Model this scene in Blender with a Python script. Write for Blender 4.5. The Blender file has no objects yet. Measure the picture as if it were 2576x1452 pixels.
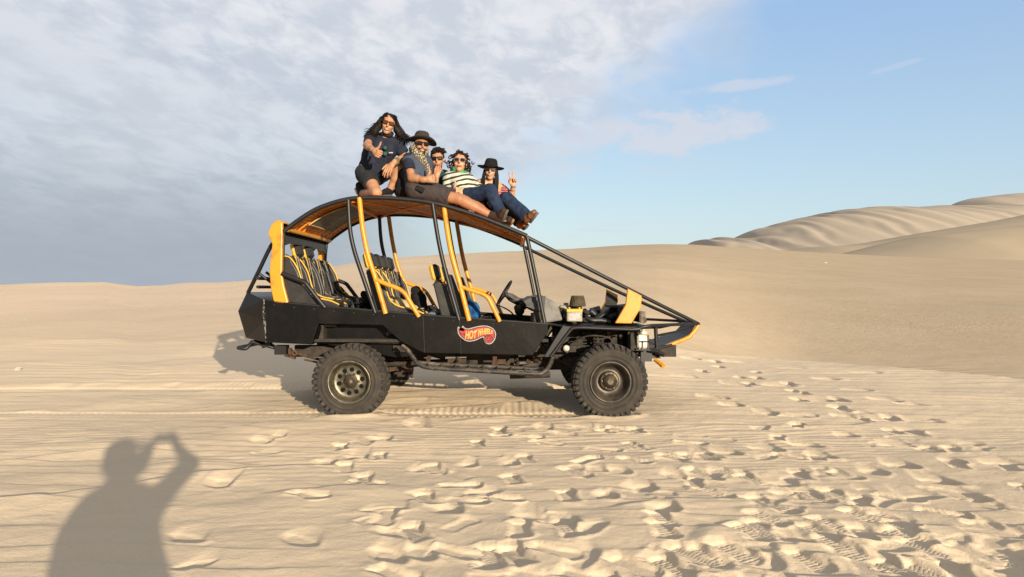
import bpy, math, random
import numpy as np
from mathutils import Vector, Matrix, Euler
from math import sin, cos, pi, radians, atan2, sqrt

random.seed(7)
C = bpy.context.scene.collection
scene = bpy.context.scene

# ------------------------------------------------------------------ camera
F = 1839.0            # focal length in pixels of a 2576 px wide picture
EYE = 1.36            # camera height over the sand under the wheels
cam_d = bpy.data.cameras.new('camera')
cam = bpy.data.objects.new('camera', cam_d)
C.objects.link(cam)
cam_d.sensor_width = 36.0
cam_d.lens = 36.0 * F / 2576.0
cam_d.clip_start = 0.05
cam_d.clip_end = 6000
cam.location = (0, 0, EYE)
cam.rotation_euler = (radians(90), 0, 0)
scene.camera = cam

# ------------------------------------------------------------------ light
SUN_AZ = radians(154.8)      # clockwise from +Y: behind the camera, a little to the right
SUN_EL = radians(10.4)
sun_dir = Vector((sin(SUN_AZ) * cos(SUN_EL), cos(SUN_AZ) * cos(SUN_EL), sin(SUN_EL)))
sd = bpy.data.lights.new('sun', 'SUN')
sd.energy = 4.4
sd.angle = radians(0.55)
sd.color = (1.0, 0.86, 0.66)
so = bpy.data.objects.new('sun', sd)
C.objects.link(so)
so.rotation_euler = sun_dir.to_track_quat('Z', 'Y').to_euler()

scene.view_settings.view_transform = 'Standard'
scene.view_settings.look = 'None'
scene.view_settings.gamma = 1.0
scene.view_settings.use_curve_mapping = False
scene.view_settings.exposure = 1.40

# ------------------------------------------------------------------ sky
world = bpy.data.worlds.new('World')
scene.world = world
world.use_nodes = True
nt = world.node_tree
nt.nodes.clear()


class NG:
    """tiny node-graph helper"""
    def __init__(self, tree):
        self.t = tree

    def n(self, kind, **kw):
        nd = self.t.nodes.new(kind)
        for k, v in kw.items():
            setattr(nd, k, v)
        return nd

    def lk(self, a, b):
        self.t.links.new(a, b)

    def put(self, sock, v):
        if isinstance(v, bpy.types.NodeSocket):
            self.lk(v, sock)
        else:
            sock.default_value = v

    def math(self, op, a, b=0.0, c=None, clamp=False):
        nd = self.n('ShaderNodeMath', operation=op)
        nd.use_clamp = clamp
        self.put(nd.inputs[0], a)
        self.put(nd.inputs[1], b)
        if c is not None:
            self.put(nd.inputs[2], c)
        return nd.outputs[0]

    def ramp(self, v, a, b, lo=0.0, hi=1.0, smooth=True):
        nd = self.n('ShaderNodeMapRange')
        nd.interpolation_type = 'SMOOTHSTEP' if smooth else 'LINEAR'
        nd.clamp = True
        self.put(nd.inputs['Value'], v)
        nd.inputs['From Min'].default_value = a
        nd.inputs['From Max'].default_value = b
        nd.inputs['To Min'].default_value = lo
        nd.inputs['To Max'].default_value = hi
        return nd.outputs[0]

    def mix(self, f, a, b, mode='MIX'):
        nd = self.n('ShaderNodeMix', data_type='RGBA', blend_type=mode)
        self.put(nd.inputs[0], f)
        self.put(nd.inputs[6], a if isinstance(a, bpy.types.NodeSocket) else tuple(a) + (1.0,) * (4 - len(a)))
        self.put(nd.inputs[7], b if isinstance(b, bpy.types.NodeSocket) else tuple(b) + (1.0,) * (4 - len(b)))
        return nd.outputs[2]

    def noise(self, vec, scale, detail=3.0, rough=0.55, dist=0.0):
        nd = self.n('ShaderNodeTexNoise')
        if vec is not None:
            self.put(nd.inputs['Vector'], vec)
        nd.inputs['Scale'].default_value = scale
        nd.inputs['Detail'].default_value = detail
        nd.inputs['Roughness'].default_value = rough
        nd.inputs['Distortion'].default_value = dist
        return nd.outputs['Fac']

    def vec(self, x, y, z):
        nd = self.n('ShaderNodeCombineXYZ')
        self.put(nd.inputs[0], x)
        self.put(nd.inputs[1], y)
        self.put(nd.inputs[2], z)
        return nd.outputs[0]


g = NG(nt)
SKY_STRENGTH = 0.10
sky = g.n('ShaderNodeTexSky')
sky.sky_type = 'NISHITA'
sky.sun_disc = False
sky.sun_elevation = SUN_EL
sky.sun_rotation = SUN_AZ
sky.air_density = 1.0
sky.dust_density = 1.0
sky.ozone_density = 1.0
tc = g.n('ShaderNodeTexCoord')
sep = g.n('ShaderNodeSeparateXYZ')
g.lk(tc.outputs['Generated'], sep.inputs[0])
dx, dy, dz = sep.outputs
zc = g.math('MAXIMUM', dz, 0.0)
den = g.math('ADD', zc, 0.10)
cx = g.math('DIVIDE', dx, den)
cy = g.math('DIVIDE', dy, den)
cp = g.vec(cx, cy, 0.0)
den2 = g.math('ADD', zc, 0.42)
ax_ = g.math('DIVIDE', dx, den2)
ay_ = g.math('DIVIDE', dy, den2)
bz_ = g.math('MULTIPLY', g.math('DIVIDE', zc, den2), 1.9)
# slight slant of the cells, as the deck is seen from below
ap = g.vec(g.math('ADD', ax_, g.math('MULTIPLY', bz_, 0.25)), g.math('SUBTRACT', bz_, g.math('MULTIPLY', ay_, 0.3)), 0.0)
n_big = g.noise(ap, 1.5, 4, 0.55, 0.2)
n_mid = g.noise(ap, 4.6, 6, 0.58, 0.15)
n_fine = g.noise(ap, 15.0, 6, 0.60, 0.3)
# clear air: the physical sky, lifted towards the pale blue of a hazy evening
K = 10.0     # colours below are radiances; the sky strength divides them back
def rad(r, gg, b, k=1.0):
    return (r * K * k, gg * K * k, b * K * k)
up = g.ramp(dz, 0.02, 0.42)
clear = g.mix(up, rad(0.190, 0.245, 0.290), rad(0.122, 0.189, 0.302))
clear = g.mix(0.22, clear, sky.outputs[0])
# cloud deck: covers the left and the top, torn edge to the right
edge = g.math('SUBTRACT', dx, g.math('MULTIPLY', g.math('SUBTRACT', dz, 0.165), 1.72))
edge = g.math('ADD', edge, g.math('MULTIPLY', g.math('SUBTRACT', n_mid, 0.5), 0.34))
edge = g.math('ADD', edge, g.math('MULTIPLY', g.math('SUBTRACT', n_big, 0.5), 0.40))
edge = g.math('ADD', edge, g.math('MULTIPLY', g.math('SUBTRACT', n_fine, 0.5), 0.10))
cover = g.ramp(edge, 0.10, -0.16)
tone = g.math('ADD', g.math('MULTIPLY', n_mid, 0.42), g.math('MULTIPLY', n_fine, 0.58))
tone = g.ramp(tone, 0.40, 0.605)
hi_deck = g.mix(tone, rad(0.232, 0.248, 0.276), rad(0.318, 0.318, 0.328))
lo_deck = g.mix(tone, rad(0.190, 0.213, 0.244), rad(0.245, 0.266, 0.296))
deck = g.mix(g.ramp(g.math('ADD', dz, g.math('MULTIPLY', dx, 0.25)), 0.06, 0.30), lo_deck, hi_deck)
deck = g.mix(g.math('MULTIPLY', g.ramp(n_big, 0.45, 0.70), 0.45), deck, rad(0.285, 0.285, 0.293))
sky_c = g.mix(g.math('MULTIPLY', cover, 0.93), clear, deck)
# thin wisps in the clear part
wv = g.vec(g.math('MULTIPLY', cx, 0.75), g.math('MULTIPLY', cy, 1.6), 9.0)
wisp = g.ramp(g.noise(wv, 1.05, 6, 0.58, 0.5), 0.56, 0.70)
wisp = g.math('MULTIPLY', wisp, g.ramp(dx, 0.34, 0.12))
wisp = g.math('MULTIPLY', wisp, 0.62)
sky_c = g.mix(wisp, sky_c, rad(0.245, 0.262, 0.300))
# one loose bank standing clear of the deck, with a thin streak over it
def bank(cx0, cz0, sx, sz, slant, amount):
    u_ = g.math('DIVIDE', g.math('SUBTRACT', dx, cx0), sx)
    w_ = g.math('SUBTRACT', g.math('SUBTRACT', dz, cz0), g.math('MULTIPLY', g.math('SUBTRACT', dx, cx0), slant))
    w_ = g.math('DIVIDE', w_, sz)
    r_ = g.math('ADD', g.math('MULTIPLY', u_, u_), g.math('MULTIPLY', w_, w_))
    r_ = g.math('ADD', r_, g.math('MULTIPLY', g.math('SUBTRACT', n_mid, 0.5), 3.0))
    r_ = g.math('ADD', r_, g.math('MULTIPLY', g.math('SUBTRACT', n_fine, 0.5), 3.4))
    return g.math('MULTIPLY', g.ramp(r_, 1.15, 0.0), amount)
fr_ = g.ramp(dy, 0.2, 0.4)
for bk in ((0.228, 0.205, 0.115, 0.030, 0.10, 0.78), (0.275, 0.256, 0.085, 0.007, 0.05, 0.5), (0.10, 0.20, 0.10, 0.020, 0.25, 0.55),
           (0.02, 0.145, 0.14, 0.018, 0.25, 0.45), (0.12, 0.27, 0.10, 0.014, 0.12, 0.5), (0.45, 0.26, 0.028, 0.0035, 0.2, 0.25)):
    sky_c = g.mix(g.math('MULTIPLY', bank(*bk), fr_), sky_c, rad(0.262, 0.270, 0.300))
# grey bank of sea mist low on the left
mist = g.math('MULTIPLY', g.ramp(dz, 0.20, 0.04), g.ramp(dx, 0.05, -0.30))
sky_c = g.mix(g.math('MULTIPLY', mist, 0.9), sky_c, rad(0.148, 0.165, 0.187))
bg = g.n('ShaderNodeBackground')
g.lk(sky_c, bg.inputs['Color'])
bg.inputs['Strength'].default_value = SKY_STRENGTH
wo = g.n('ShaderNodeOutputWorld')
g.lk(bg.outputs[0], wo.inputs['Surface'])

# ------------------------------------------------------------------ materials
def new_mat(name):
    m = bpy.data.materials.new(name)
    m.use_nodes = True
    return m, NG(m.node_tree), m.node_tree.nodes['Principled BSDF']


def mat(name, col, rough=0.6, metal=0.0, spec=0.5, col2=None, scale=8.0, lo=0.4, hi=0.65,
        dust=0.0, bump=0.0, bscale=60.0, coat=0.0, detail=4.0):
    """procedural paint / cloth / metal: base colour broken up by noise, dust on faces that look up"""
    m, g, b = new_mat(name)
    tcn = g.n('ShaderNodeTexCoord')
    v = tcn.outputs['Object']
    c = None
    if col2 is not None:
        f = g.ramp(g.noise(v, scale, detail, 0.6), lo, hi)
        c = g.mix(f, col, col2)
    if dust > 0:
        geo = g.n('ShaderNodeNewGeometry')
        s = g.n('ShaderNodeSeparateXYZ')
        g.lk(geo.outputs['Normal'], s.inputs[0])
        f = g.math('ADD', g.ramp(s.outputs[2], 0.1, 1.0, 0.0, 0.75), 0.18)
        f = g.math('MULTIPLY', f, g.ramp(g.noise(v, 9.0, 5, 0.65), 0.36, 0.72))
        f = g.math('MULTIPLY', f, dust, clamp=True)
        c = g.mix(f, c if c is not None else col, (0.30, 0.22, 0.14))
        r = g.mix(f, (rough,) * 3, (0.95,) * 3)
        g.lk(r, b.inputs['Roughness'])
    else:
        b.inputs['Roughness'].default_value = rough
    if c is not None:
        g.lk(c, b.inputs['Base Color'])
    else:
        b.inputs['Base Color'].default_value = tuple(col) + (1,)
    b.inputs['Metallic'].default_value = metal
    b.inputs['Specular IOR Level'].default_value = spec
    b.inputs['Coat Weight'].default_value = coat
    if bump > 0:
        bn = g.n('ShaderNodeBump')
        bn.inputs['Strength'].default_value = bump
        bn.inputs['Distance'].default_value = 0.01
        g.lk(g.noise(v, bscale, 4, 0.6), bn.inputs['Height'])
        g.lk(bn.outputs[0], b.inputs['Normal'])
    return m


# ------------------------------------------------------------------ mesh helpers
def P(px, py, Y):
    """world point at depth Y seen at picture point (px, py) of the 2576 px wide photograph"""
    return Vector(((px - 1288.0) / F * Y, Y, EYE - (py - 726.0) / F * Y))


def tag(o, label=None, cat=None, group=None, kind=None):
    if label: o['label'] = label
    if cat: o['category'] = cat
    if group: o['group'] = group
    if kind: o['kind'] = kind
    return o


def empty(name, loc, label, cat, group=None):
    o = bpy.data.objects.new(name, None)
    C.objects.link(o)
    o.location = loc
    o.empty_display_size = 0.2
    return tag(o, label, cat, group)


def root_loc(p):
    v = Vector((0, 0, 0))
    while p is not None:
        v = v + Vector(p.location)
        p = p.parent
    return v


class MB:
    """collects shapes given in world coordinates and links them as ONE mesh object"""
    def __init__(self):
        self.v, self.f, self.mi, self.sm = [], [], [], []

    def add(self, verts, faces, mi=0, smooth=False):
        o = len(self.v)
        self.v += [tuple(p) for p in verts]
        self.f += [tuple(i + o for i in fc) for fc in faces]
        self.mi += [mi] * len(faces)
        self.sm += [smooth] * len(faces)
        return self

    def box(self, c, s, R=None, mi=0, bev=0.0):
        hx, hy, hz = s[0] / 2, s[1] / 2, s[2] / 2
        c = Vector(c)
        if bev <= 0:
            vs = [Vector((x, y, z)) for x in (-hx, hx) for y in (-hy, hy) for z in (-hz, hz)]
            fs = [(0, 1, 3, 2), (4, 6, 7, 5), (0, 4, 5, 1), (2, 3, 7, 6), (0, 2, 6, 4), (1, 5, 7, 3)]
        else:
            b = min(bev, hx * .95, hy * .95, hz * .95)
            vs, idx = [], {}
            for sx in (-1, 1):
                for sy in (-1, 1):
                    for sz in (-1, 1):
                        for ax in range(3):
                            p = [sx * (hx - b), sy * (hy - b), sz * (hz - b)]
                            p[ax] = (sx * hx, sy * hy, sz * hz)[ax]
                            idx[(sx, sy, sz, ax)] = len(vs)
                            vs.append(Vector(p))
            fs = []
            q = [(-1, -1), (1, -1), (1, 1), (-1, 1)]
            for ax in range(3):
                o1, o2 = [a for a in range(3) if a != ax]
                for s_ in (-1, 1):
                    fc = []
                    for a, bb in q:
                        k = [0, 0, 0]
                        k[ax] = s_; k[o1] = a; k[o2] = bb
                        fc.append(idx[(k[0], k[1], k[2], ax)])
                    fs.append(tuple(fc))
            for ax in range(3):
                o1, o2 = [a for a in range(3) if a != ax]
                for a in (-1, 1):
                    for bb in (-1, 1):
                        fc = []
                        for s_, who in ((-1, o1), (1, o1), (1, o2), (-1, o2)):
                            k = [0, 0, 0]
                            k[ax] = s_; k[o1] = a; k[o2] = bb
                            fc.append(idx[(k[0], k[1], k[2], who)])
                        fs.append(tuple(fc))
            for sx in (-1, 1):
                for sy in (-1, 1):
                    for sz in (-1, 1):
                        fs.append(tuple(idx[(sx, sy, sz, ax)] for ax in range(3)))
        if R is not None:
            vs = [R @ p for p in vs]
        return self.add([c + p for p in vs], fs, mi)

    def tube(self, pts, r, n=10, smooth_path=0, mi=0, closed=False, flat=1.0):
        pts = [Vector(p) for p in pts]
        rs = list(r) if hasattr(r, '__len__') else [r] * len(pts)
        if smooth_path:
            pts, rs = catmull(pts, rs, smooth_path, closed)
        m = len(pts)
        tang = []
        for i in range(m):
            if closed:
                t = pts[(i + 1) % m] - pts[i - 1]
            else:
                t = pts[min(i + 1, m - 1)] - pts[max(i - 1, 0)]
            tang.append(t.normalized())
        ref = Vector((0, 1, 0)) if abs(tang[0].y) < 0.9 else Vector((0, 0, 1))
        u = (ref - tang[0] * ref.dot(tang[0])).normalized()
        vs, fs = [], []
        for i in range(m):
            t = tang[i]
            u = (u - t * u.dot(t)).normalized()
            w = t.cross(u)
            for k in range(n):
                a = 2 * pi * k / n
                vs.append(pts[i] + u * (cos(a) * rs[i]) + w * (sin(a) * rs[i] * flat))
        rng = m if closed else m - 1
        for i in range(rng):
            j = (i + 1) % m
            for k in range(n):
                k2 = (k + 1) % n
                fs.append((i * n + k, i * n + k2, j * n + k2, j * n + k))
        self.add(vs, fs, mi, True)
        if not closed:
            self.add(vs[:n], [tuple(range(n))[::-1]], mi)
            self.add(vs[-n:], [tuple(range(n))], mi)
        return self

    def prism(self, outline, d, mi=0):
        """closed outline (3-D, planar) swept by vector d"""
        a = [Vector(p) for p in outline]
        n = len(a)
        d = Vector(d)
        vs = a + [p + d for p in a]
        fs = [tuple(range(n))[::-1], tuple(range(n, 2 * n))]
        for i in range(n):
            j = (i + 1) % n
            fs.append((i, j, n + j, n + i))
        return self.add(vs, fs, mi)

    def loft(self, a, b, mi=0, smooth=False, caps=True):
        n = len(a)
        vs = [Vector(p) for p in a] + [Vector(p) for p in b]
        fs = [(i, (i + 1) % n, n + (i + 1) % n, n + i) for i in range(n)]
        if caps:
            fs += [tuple(range(n))[::-1], tuple(range(n, 2 * n))]
        return self.add(vs, fs, mi, smooth)

    def lathe(self, c, axis, prof, n=32, mi=0, smooth=True, a0=0.0, a1=2 * pi):
        """profile of (distance along axis, radius)"""
        c = Vector(c); ax = Vector(axis).normalized()
        ref = Vector((0, 0, 1)) if abs(ax.z) < 0.9 else Vector((1, 0, 0))
        u = ref.cross(ax).normalized(); w = ax.cross(u)
        vs, fs = [], []
        m = len(prof)
        for k in range(n):
            a = a0 + (a1 - a0) * k / n
            dv = u * cos(a) + w * sin(a)
            for h, r in prof:
                vs.append(c + ax * h + dv * r)
        for k in range(n):
            k2 = (k + 1) % n
            for i in range(m - 1):
                fs.append((k * m + i, k2 * m + i, k2 * m + i + 1, k * m + i + 1))
        return self.add(vs, fs, mi, smooth)

    def ball(self, c, r, R=None, n=12, mi=0):
        c = Vector(c)
        r = (r, r, r) if not hasattr(r, '__len__') else r
        vs, fs = [], []
        m = max(5, n // 2 + 1)
        for i in range(m):
            th = pi * i / (m - 1)
            for k in range(n):
                ph = 2 * pi * k / n
                p = Vector((sin(th) * cos(ph) * r[0], sin(th) * sin(ph) * r[1], cos(th) * r[2]))
                vs.append(c + (R @ p if R is not None else p))
        for i in range(m - 1):
            for k in range(n):
                k2 = (k + 1) % n
                fs.append((i * n + k, (i + 1) * n + k, (i + 1) * n + k2, i * n + k2))
        return self.add(vs, fs, mi, True)

    def build(self, name, mats, parent=None, bevel=0.0):
        me = bpy.data.meshes.new(name)
        off = root_loc(parent)
        me.from_pydata([(p[0] - off.x, p[1] - off.y, p[2] - off.z) for p in self.v], [], self.f)
        for m in (mats if isinstance(mats, (list, tuple)) else [mats]):
            me.materials.append(m)
        me.polygons.foreach_set('material_index', self.mi)
        me.polygons.foreach_set('use_smooth', self.sm)
        me.update()
        o = bpy.data.objects.new(name, me)
        C.objects.link(o)
        if parent is not None:
            o.parent = parent
        if bevel > 0:
            md = o.modifiers.new('bevel', 'BEVEL')
            md.width = bevel
            md.segments = 2
            md.limit_method = 'ANGLE'
            md.angle_limit = radians(35)
        return o


def catmull(pts, rs, k, closed=False):
    m = len(pts)
    op, orr = [], []
    rng = m if closed else m - 1
    for i in range(rng):
        if closed:
            p = [pts[(i + d) % m] for d in (-1, 0, 1, 2)]
            q = [rs[(i + d) % m] for d in (0, 1)]
        else:
            p = [pts[max(0, i - 1)], pts[i], pts[i + 1], pts[min(m - 1, i + 2)]]
            q = [rs[i], rs[i + 1]]
        for s in range(k):
            t = s / k
            op.append(0.5 * ((2 * p[1]) + (p[2] - p[0]) * t + (2 * p[0] - 5 * p[1] + 4 * p[2] - p[3]) * t * t
                             + (3 * p[1] - p[0] - 3 * p[2] + p[3]) * t ** 3))
            orr.append(q[0] + (q[1] - q[0]) * t)
    if not closed:
        op.append(pts[-1]); orr.append(rs[-1])
    return op, orr


# value noise on numpy arrays
_rng = np.random.RandomState(11)
_tab = _rng.rand(256, 256).astype(np.float32)


def vnoise(x, y, seed=0):
    xi = np.floor(x).astype(np.int64); yi = np.floor(y).astype(np.int64)
    fx = (x - xi).astype(np.float32); fy = (y - yi).astype(np.float32)
    fx = fx * fx * (3 - 2 * fx); fy = fy * fy * (3 - 2 * fy)
    xi = xi + seed * 37; yi = yi + seed * 91
    a = _tab[xi & 255, yi & 255]; b = _tab[(xi + 1) & 255, yi & 255]
    c = _tab[xi & 255, (yi + 1) & 255]; d = _tab[(xi + 1) & 255, (yi + 1) & 255]
    return (a + (b - a) * fx) * (1 - fy) + (c + (d - c) * fx) * fy - 0.5


def fbm(x, y, oct=4, seed=0, gain=0.5):
    s = 0; a = 1.0; f = 1.0
    for o in range(oct):
        s = s + a * vnoise(x * f + 17.3 * o, y * f + 5.1 * o, seed + o)
        a *= gain; f *= 2.03
    return s


def sstep(a, b, x):
    t = np.clip((x - a) / (b - a), 0, 1)
    return t * t * (3 - 2 * t)
# ------------------------------------------------------------------ sand
def sand_mat(name, near, far_tint, ripple=True):
    m, g, b = new_mat(name)
    geo = g.n('ShaderNodeNewGeometry')
    pos = geo.outputs['Position']
    s = g.n('ShaderNodeSeparateXYZ'); g.lk(pos, s.inputs[0])
    px_, py_, pz_ = s.outputs
    big = g.ramp(g.noise(pos, 0.35, 4, 0.55), 0.35, 0.68)
    mid = g.ramp(g.noise(pos, 3.2, 5, 0.6), 0.30, 0.72)
    grain = g.ramp(g.noise(pos, 210.0, 2, 0.7), 0.28, 0.74)
    far = g.ramp(py_, 10.0, 26.0)
    base = g.mix(far, near, far_tint)
    if ripple:
        # dimmer sunlight eastwards is put into the sand colour, along a drifting boundary
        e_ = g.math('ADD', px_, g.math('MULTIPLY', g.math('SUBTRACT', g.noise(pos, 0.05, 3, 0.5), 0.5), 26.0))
        base = g.mix(g.math('MULTIPLY', g.ramp(e_, -24.0, 18.0), g.ramp(g.math('ADD', py_, g.math('MAXIMUM', g.math('MULTIPLY', px_, 0.8), 2.3)), 16.4, 19.0)), base, SAND_DIMMED)
    c = g.mix(g.math('MULTIPLY', big, 0.22), base, tuple(v * q for v, q in zip(near, (0.86, 0.88, 0.92))))
    c = g.mix(g.math('MULTIPLY', mid, 0.14), c, tuple(v * q for v, q in zip(near, (1.10, 1.08, 1.04))))
    amp = g.ramp(py_, 4.0, 16.0, 0.50, 0.06)
    c = g.mix(g.math('MULTIPLY', grain, amp), c, tuple(v * 0.66 for v in near))
    g.lk(c, b.inputs['Base Color'])
    b.inputs['Roughness'].default_value = 1.0
    b.inputs['Specular IOR Level'].default_value = 0.08
    h = g.math('MULTIPLY', g.noise(pos, 120.0, 3, 0.65), g.ramp(py_, 3.0, 14.0, 0.0030, 0.0))
    h = g.math('ADD', h, g.math('MULTIPLY', g.noise(pos, 26.0, 3, 0.6), g.ramp(py_, 3.0, 30.0, 0.0040, 0.001)))
    if ripple:
        rv = g.vec(g.math('MULTIPLY', px_, 0.9), g.math('MULTIPLY', py_, 1.25), 0.0)
        w = g.noise(rv, 4.6, 3, 0.5, 1.6)
        h = g.math('ADD', h, g.math('MULTIPLY', g.math('MULTIPLY', w, g.ramp(g.noise(pos, 0.10, 2, 0.5), 0.35, 0.65, 0.25, 1.0)), g.ramp(py_, 11.0, 20.0, 0.0, 0.024)))
    bn = g.n('ShaderNodeBump')
    bn.inputs['Strength'].default_value = 1.0
    bn.inputs['Distance'].default_value = 1.0
    g.lk(h, bn.inputs['Height'])
    g.lk(bn.outputs[0], b.inputs['Normal'])
    return m


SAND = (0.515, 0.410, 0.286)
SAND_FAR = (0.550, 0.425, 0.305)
SAND_DIMMED = (0.312, 0.240, 0.156)     # eastern dune sand, its dimmer sunlight painted in as a darker olive
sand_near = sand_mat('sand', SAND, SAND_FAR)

# skyline of the big dune behind the buggy, as (picture column, row)
SKY_U = np.array([-2500, -600, -200, 0, 61, 128, 236, 266, 290, 323, 364, 404, 472, 573, 627, 760, 880, 1011, 1120, 1250, 1420, 1560,
                  1660, 1740, 1900, 2100, 2300, 2576, 3200, 5000], float)
SKY_V = np.array([722, 716, 716, 720, 711, 710, 710, 707, 709, 718, 722, 716, 711, 709, 704, 684, 661, 646, 639, 632.5, 627, 618,
                  615, 616, 626, 638, 648, 655, 675, 705], float)
EDGE_U = np.array([-3000, 1400, 1660, 1900, 2200, 2576, 3400, 6000], float)
EDGE_Y = np.array([14.6, 14.4, 14.2, 13.6, 12.4, 10.6, 8.6, 6.5], float)


def big_ground(X, Y):
    """large shapes: flat patch round the buggy, the lip on the right, the dune beyond"""
    Ys = np.maximum(Y, 0.5)
    u = 1288.0 + F * X / np.maximum(Ys, 6.0)
    u = np.clip(u, -2500, 5000)
    row = np.interp(u, SKY_U, SKY_V)
    Yc = np.interp(u, [-2500, 0, 640, 1000, 1420, 1740, 2576, 5000], [44, 46, 54, 72, 110, 150, 170, 170])
    hc = EYE + (726.0 - row) / F * Yc
    Ye = np.interp(u, EDGE_U, EDGE_Y)
    dipa = sstep(1480, 2050, u)
    # the near patch, sloping down gently behind the camera
    z = -0.045 * np.clip(4.2 - Y, 0, 20) * sstep(0, 1, np.clip((4.2 - Y) / 2.0, 0, 1))
    z = z + 0.05 * fbm(X * 0.35, Y * 0.35, 3, 3) * sstep(9.2, 13, Y) * (1 - dipa)
    # dip behind the lip
    t = np.clip(Y - Ye, 0, None)
    dip = -dipa * 0.60 * (t / 3.2) * np.exp(1 - t / 3.2)
    # rise to the crest
    Yb = 9.6 + dipa * (Ye - 9.6 + 3.0)
    yy = Y - Yb - 1.5
    yy = 0.5 * (yy + np.sqrt(yy * yy + 20.0)) * sstep(6.5, 12.0, Y)
    s = np.clip(yy / (Yc - Yb), 0, 1)
    S = np.where(s < 1, 1.0 - (1.0 - s) ** 1.18, 1.0)
    S = S * sstep(0.0, 0.22, s) + s * (1 - sstep(0.0, 0.22, s))
    rise = hc * S
    beyond = np.clip(Y - Yc, 0, None)
    fall = -0.10 * beyond
    z = z + dip + rise + fall
    # wind-carved folds on the dune
    m = sstep(16, 30, Y)
    z = z + m * (0.10 * fbm(X * 0.09, Y * 0.13, 3, 8) * np.clip(1 - s, 0.0, 1) )
    # blown scallops just under the left crest
    lf = sstep(560, 300, u) * sstep(0.55, 0.80, s) * (1 - sstep(0.93, 1.0, s))
    ph = (X * 0.9 + Y * 1.1) * 0.55 + 3.0 * fbm(X * 0.12, Y * 0.12, 2, 21)
    z = z + lf * 0.34 * (np.abs(((ph) % 1.0) - 0.7) - 0.35) * (0.5 + fbm(X * .2, Y * .2, 2, 4))
    return np.maximum(z, -45.0)


def G(px, py):
    """point on the flat sand seen at (px, py)"""
    Y = F * EYE / (py - 726.0)
    return ((px - 1288.0) / F * Y, Y)


def axis_points(segs, lo_end, hi_end, grow):
    """segs: list of (start, stop, step); then grow geometrically outwards to both ends"""
    a = []
    for s0, s1, st in segs:
        a += list(np.arange(s0, s1, st))
    a.append(segs[-1][1])
    st = segs[-1][2]; x = a[-1]
    while x < hi_end:
        st *= grow; x += st; a.append(x)
    st = segs[0][2]; x = a[0]; pre = []
    while x > lo_end:
        st *= grow; x -= st; pre.append(x)
    v_ = np.array(pre[::-1] + a)
    return v_[np.concatenate([[True], np.diff(v_) > 0.004])]


gx = axis_points([(-5.5, -2.2, 0.018), (-2.2, 3.6, 0.0105), (3.6, 7.5, 0.018)], -380, 380, 1.085)
gy = axis_points([(3.35, 5.3, 0.0088), (5.3, 7.2, 0.0125), (7.2, 9.0, 0.019), (9.0, 15.5, 0.032)], -14, 420, 1.045)
GX, GY = np.meshgrid(gx, gy)
GZ = big_ground(GX, GY)

near = sstep(2.0, 3.2, GY) * (1 - sstep(15, 24, GY)) * (1 - sstep(9, 14, np.abs(GX - 0.5)))
# wind ripples: long low crests with a steep far side
def ripple_field(X, Y):
    w = 0.55 * fbm(X * 0.30, Y * 0.75, 3, 30) + 0.10 * fbm(X * 1.3, Y * 1.9, 2, 35)
    ph = (Y + 0.035 * X + w) / 0.30
    fr = ph - np.floor(ph)
    prof = np.where(fr < 0.88, fr / 0.88, (1 - fr) / 0.12)
    prof = prof * prof * (3 - 2 * prof)
    amp = 0.0135 * np.clip(0.62 + 1.7 * fbm(X * 0.55 + 9, Y * 0.8, 2, 50), 0.05, 1.4)
    return prof * amp
GZ = GZ + near * ripple_field(GX, GY)
w2 = 0.22 * fbm(GX * 0.9, GY * 1.7, 3, 60)
ph2 = (GY * 1.0 - 0.05 * GX + w2) / 0.105
GZ = GZ + near * 0.0024 * np.sin(2 * pi * ph2) * np.clip(0.5 + 2.2 * fbm(GX * 0.5, GY * 0.6, 2, 70), 0, 1.2)
GZ = GZ + near * 0.012 * fbm(GX * 1.6, GY * 2.4, 4, 80)
GZ = GZ + near * 0.0035 * fbm(GX * 7, GY * 9, 3, 84)
# long scalloped blow-outs on the left and in the middle
w3 = 0.35 * fbm(GX * 0.5, GY * 0.9, 3, 90)
ph3 = (GY * 0.88 - 0.42 * GX + w3) / 0.62
fr3 = ph3 - np.floor(ph3)
pr3 = np.where(fr3 < 0.90, fr3 / 0.90, (1 - fr3) / 0.10)
m3 = np.clip(2.6 * fbm(GX * 0.9 + 40, GY * 1.3, 2, 95) - 0.20, 0, 1) * (1 - sstep(1.0, 2.5, GX)) * sstep(3.2, 4, GY) * (1 - sstep(8, 10.5, GY))
GZ = GZ + 0.032 * pr3 * m3

# tracks pressed by the tyres, behind each wheel and along the near side
def lane(y0, half, x0, x1, depth, seed):
    i0, i1 = np.searchsorted(gx, [x0 - .3, x1 + .3]); j0, j1 = np.searchsorted(gy, [y0 - .4, y0 + .4])
    X = GX[j0:j1, i0:i1]; Y = GY[j0:j1, i0:i1]
    d = np.abs(Y - y0 - 0.02 * fbm(X * .8, X * 0, 2, seed))
    m = (1 - sstep(half * .85, half * 1.12, d)) * sstep(x0 - .25, x0 + .1, X) * (1 - sstep(x1 - .1, x1 + .2, X))
    che = np.sin(2 * pi * (X + 0.55 * np.abs(Y - y0)) / 0.075)
    rim = np.exp(-((d - half * 1.25) / 0.05) ** 2) * 0.004
    fade = 0.55 + 0.9 * fbm(X * 1.1, Y * .3, 2, seed + 3)
    old = GZ[j0:j1, i0:i1]
    GZ[j0:j1, i0:i1] = old * (1 - 0.7 * m) + m * (-depth + 0.007 * che * np.clip(fade, .2, 1)) + rim * sstep(x0 - .25, x0 + .1, X) * (1 - sstep(x1 - .1, x1 + .2, X))
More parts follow.
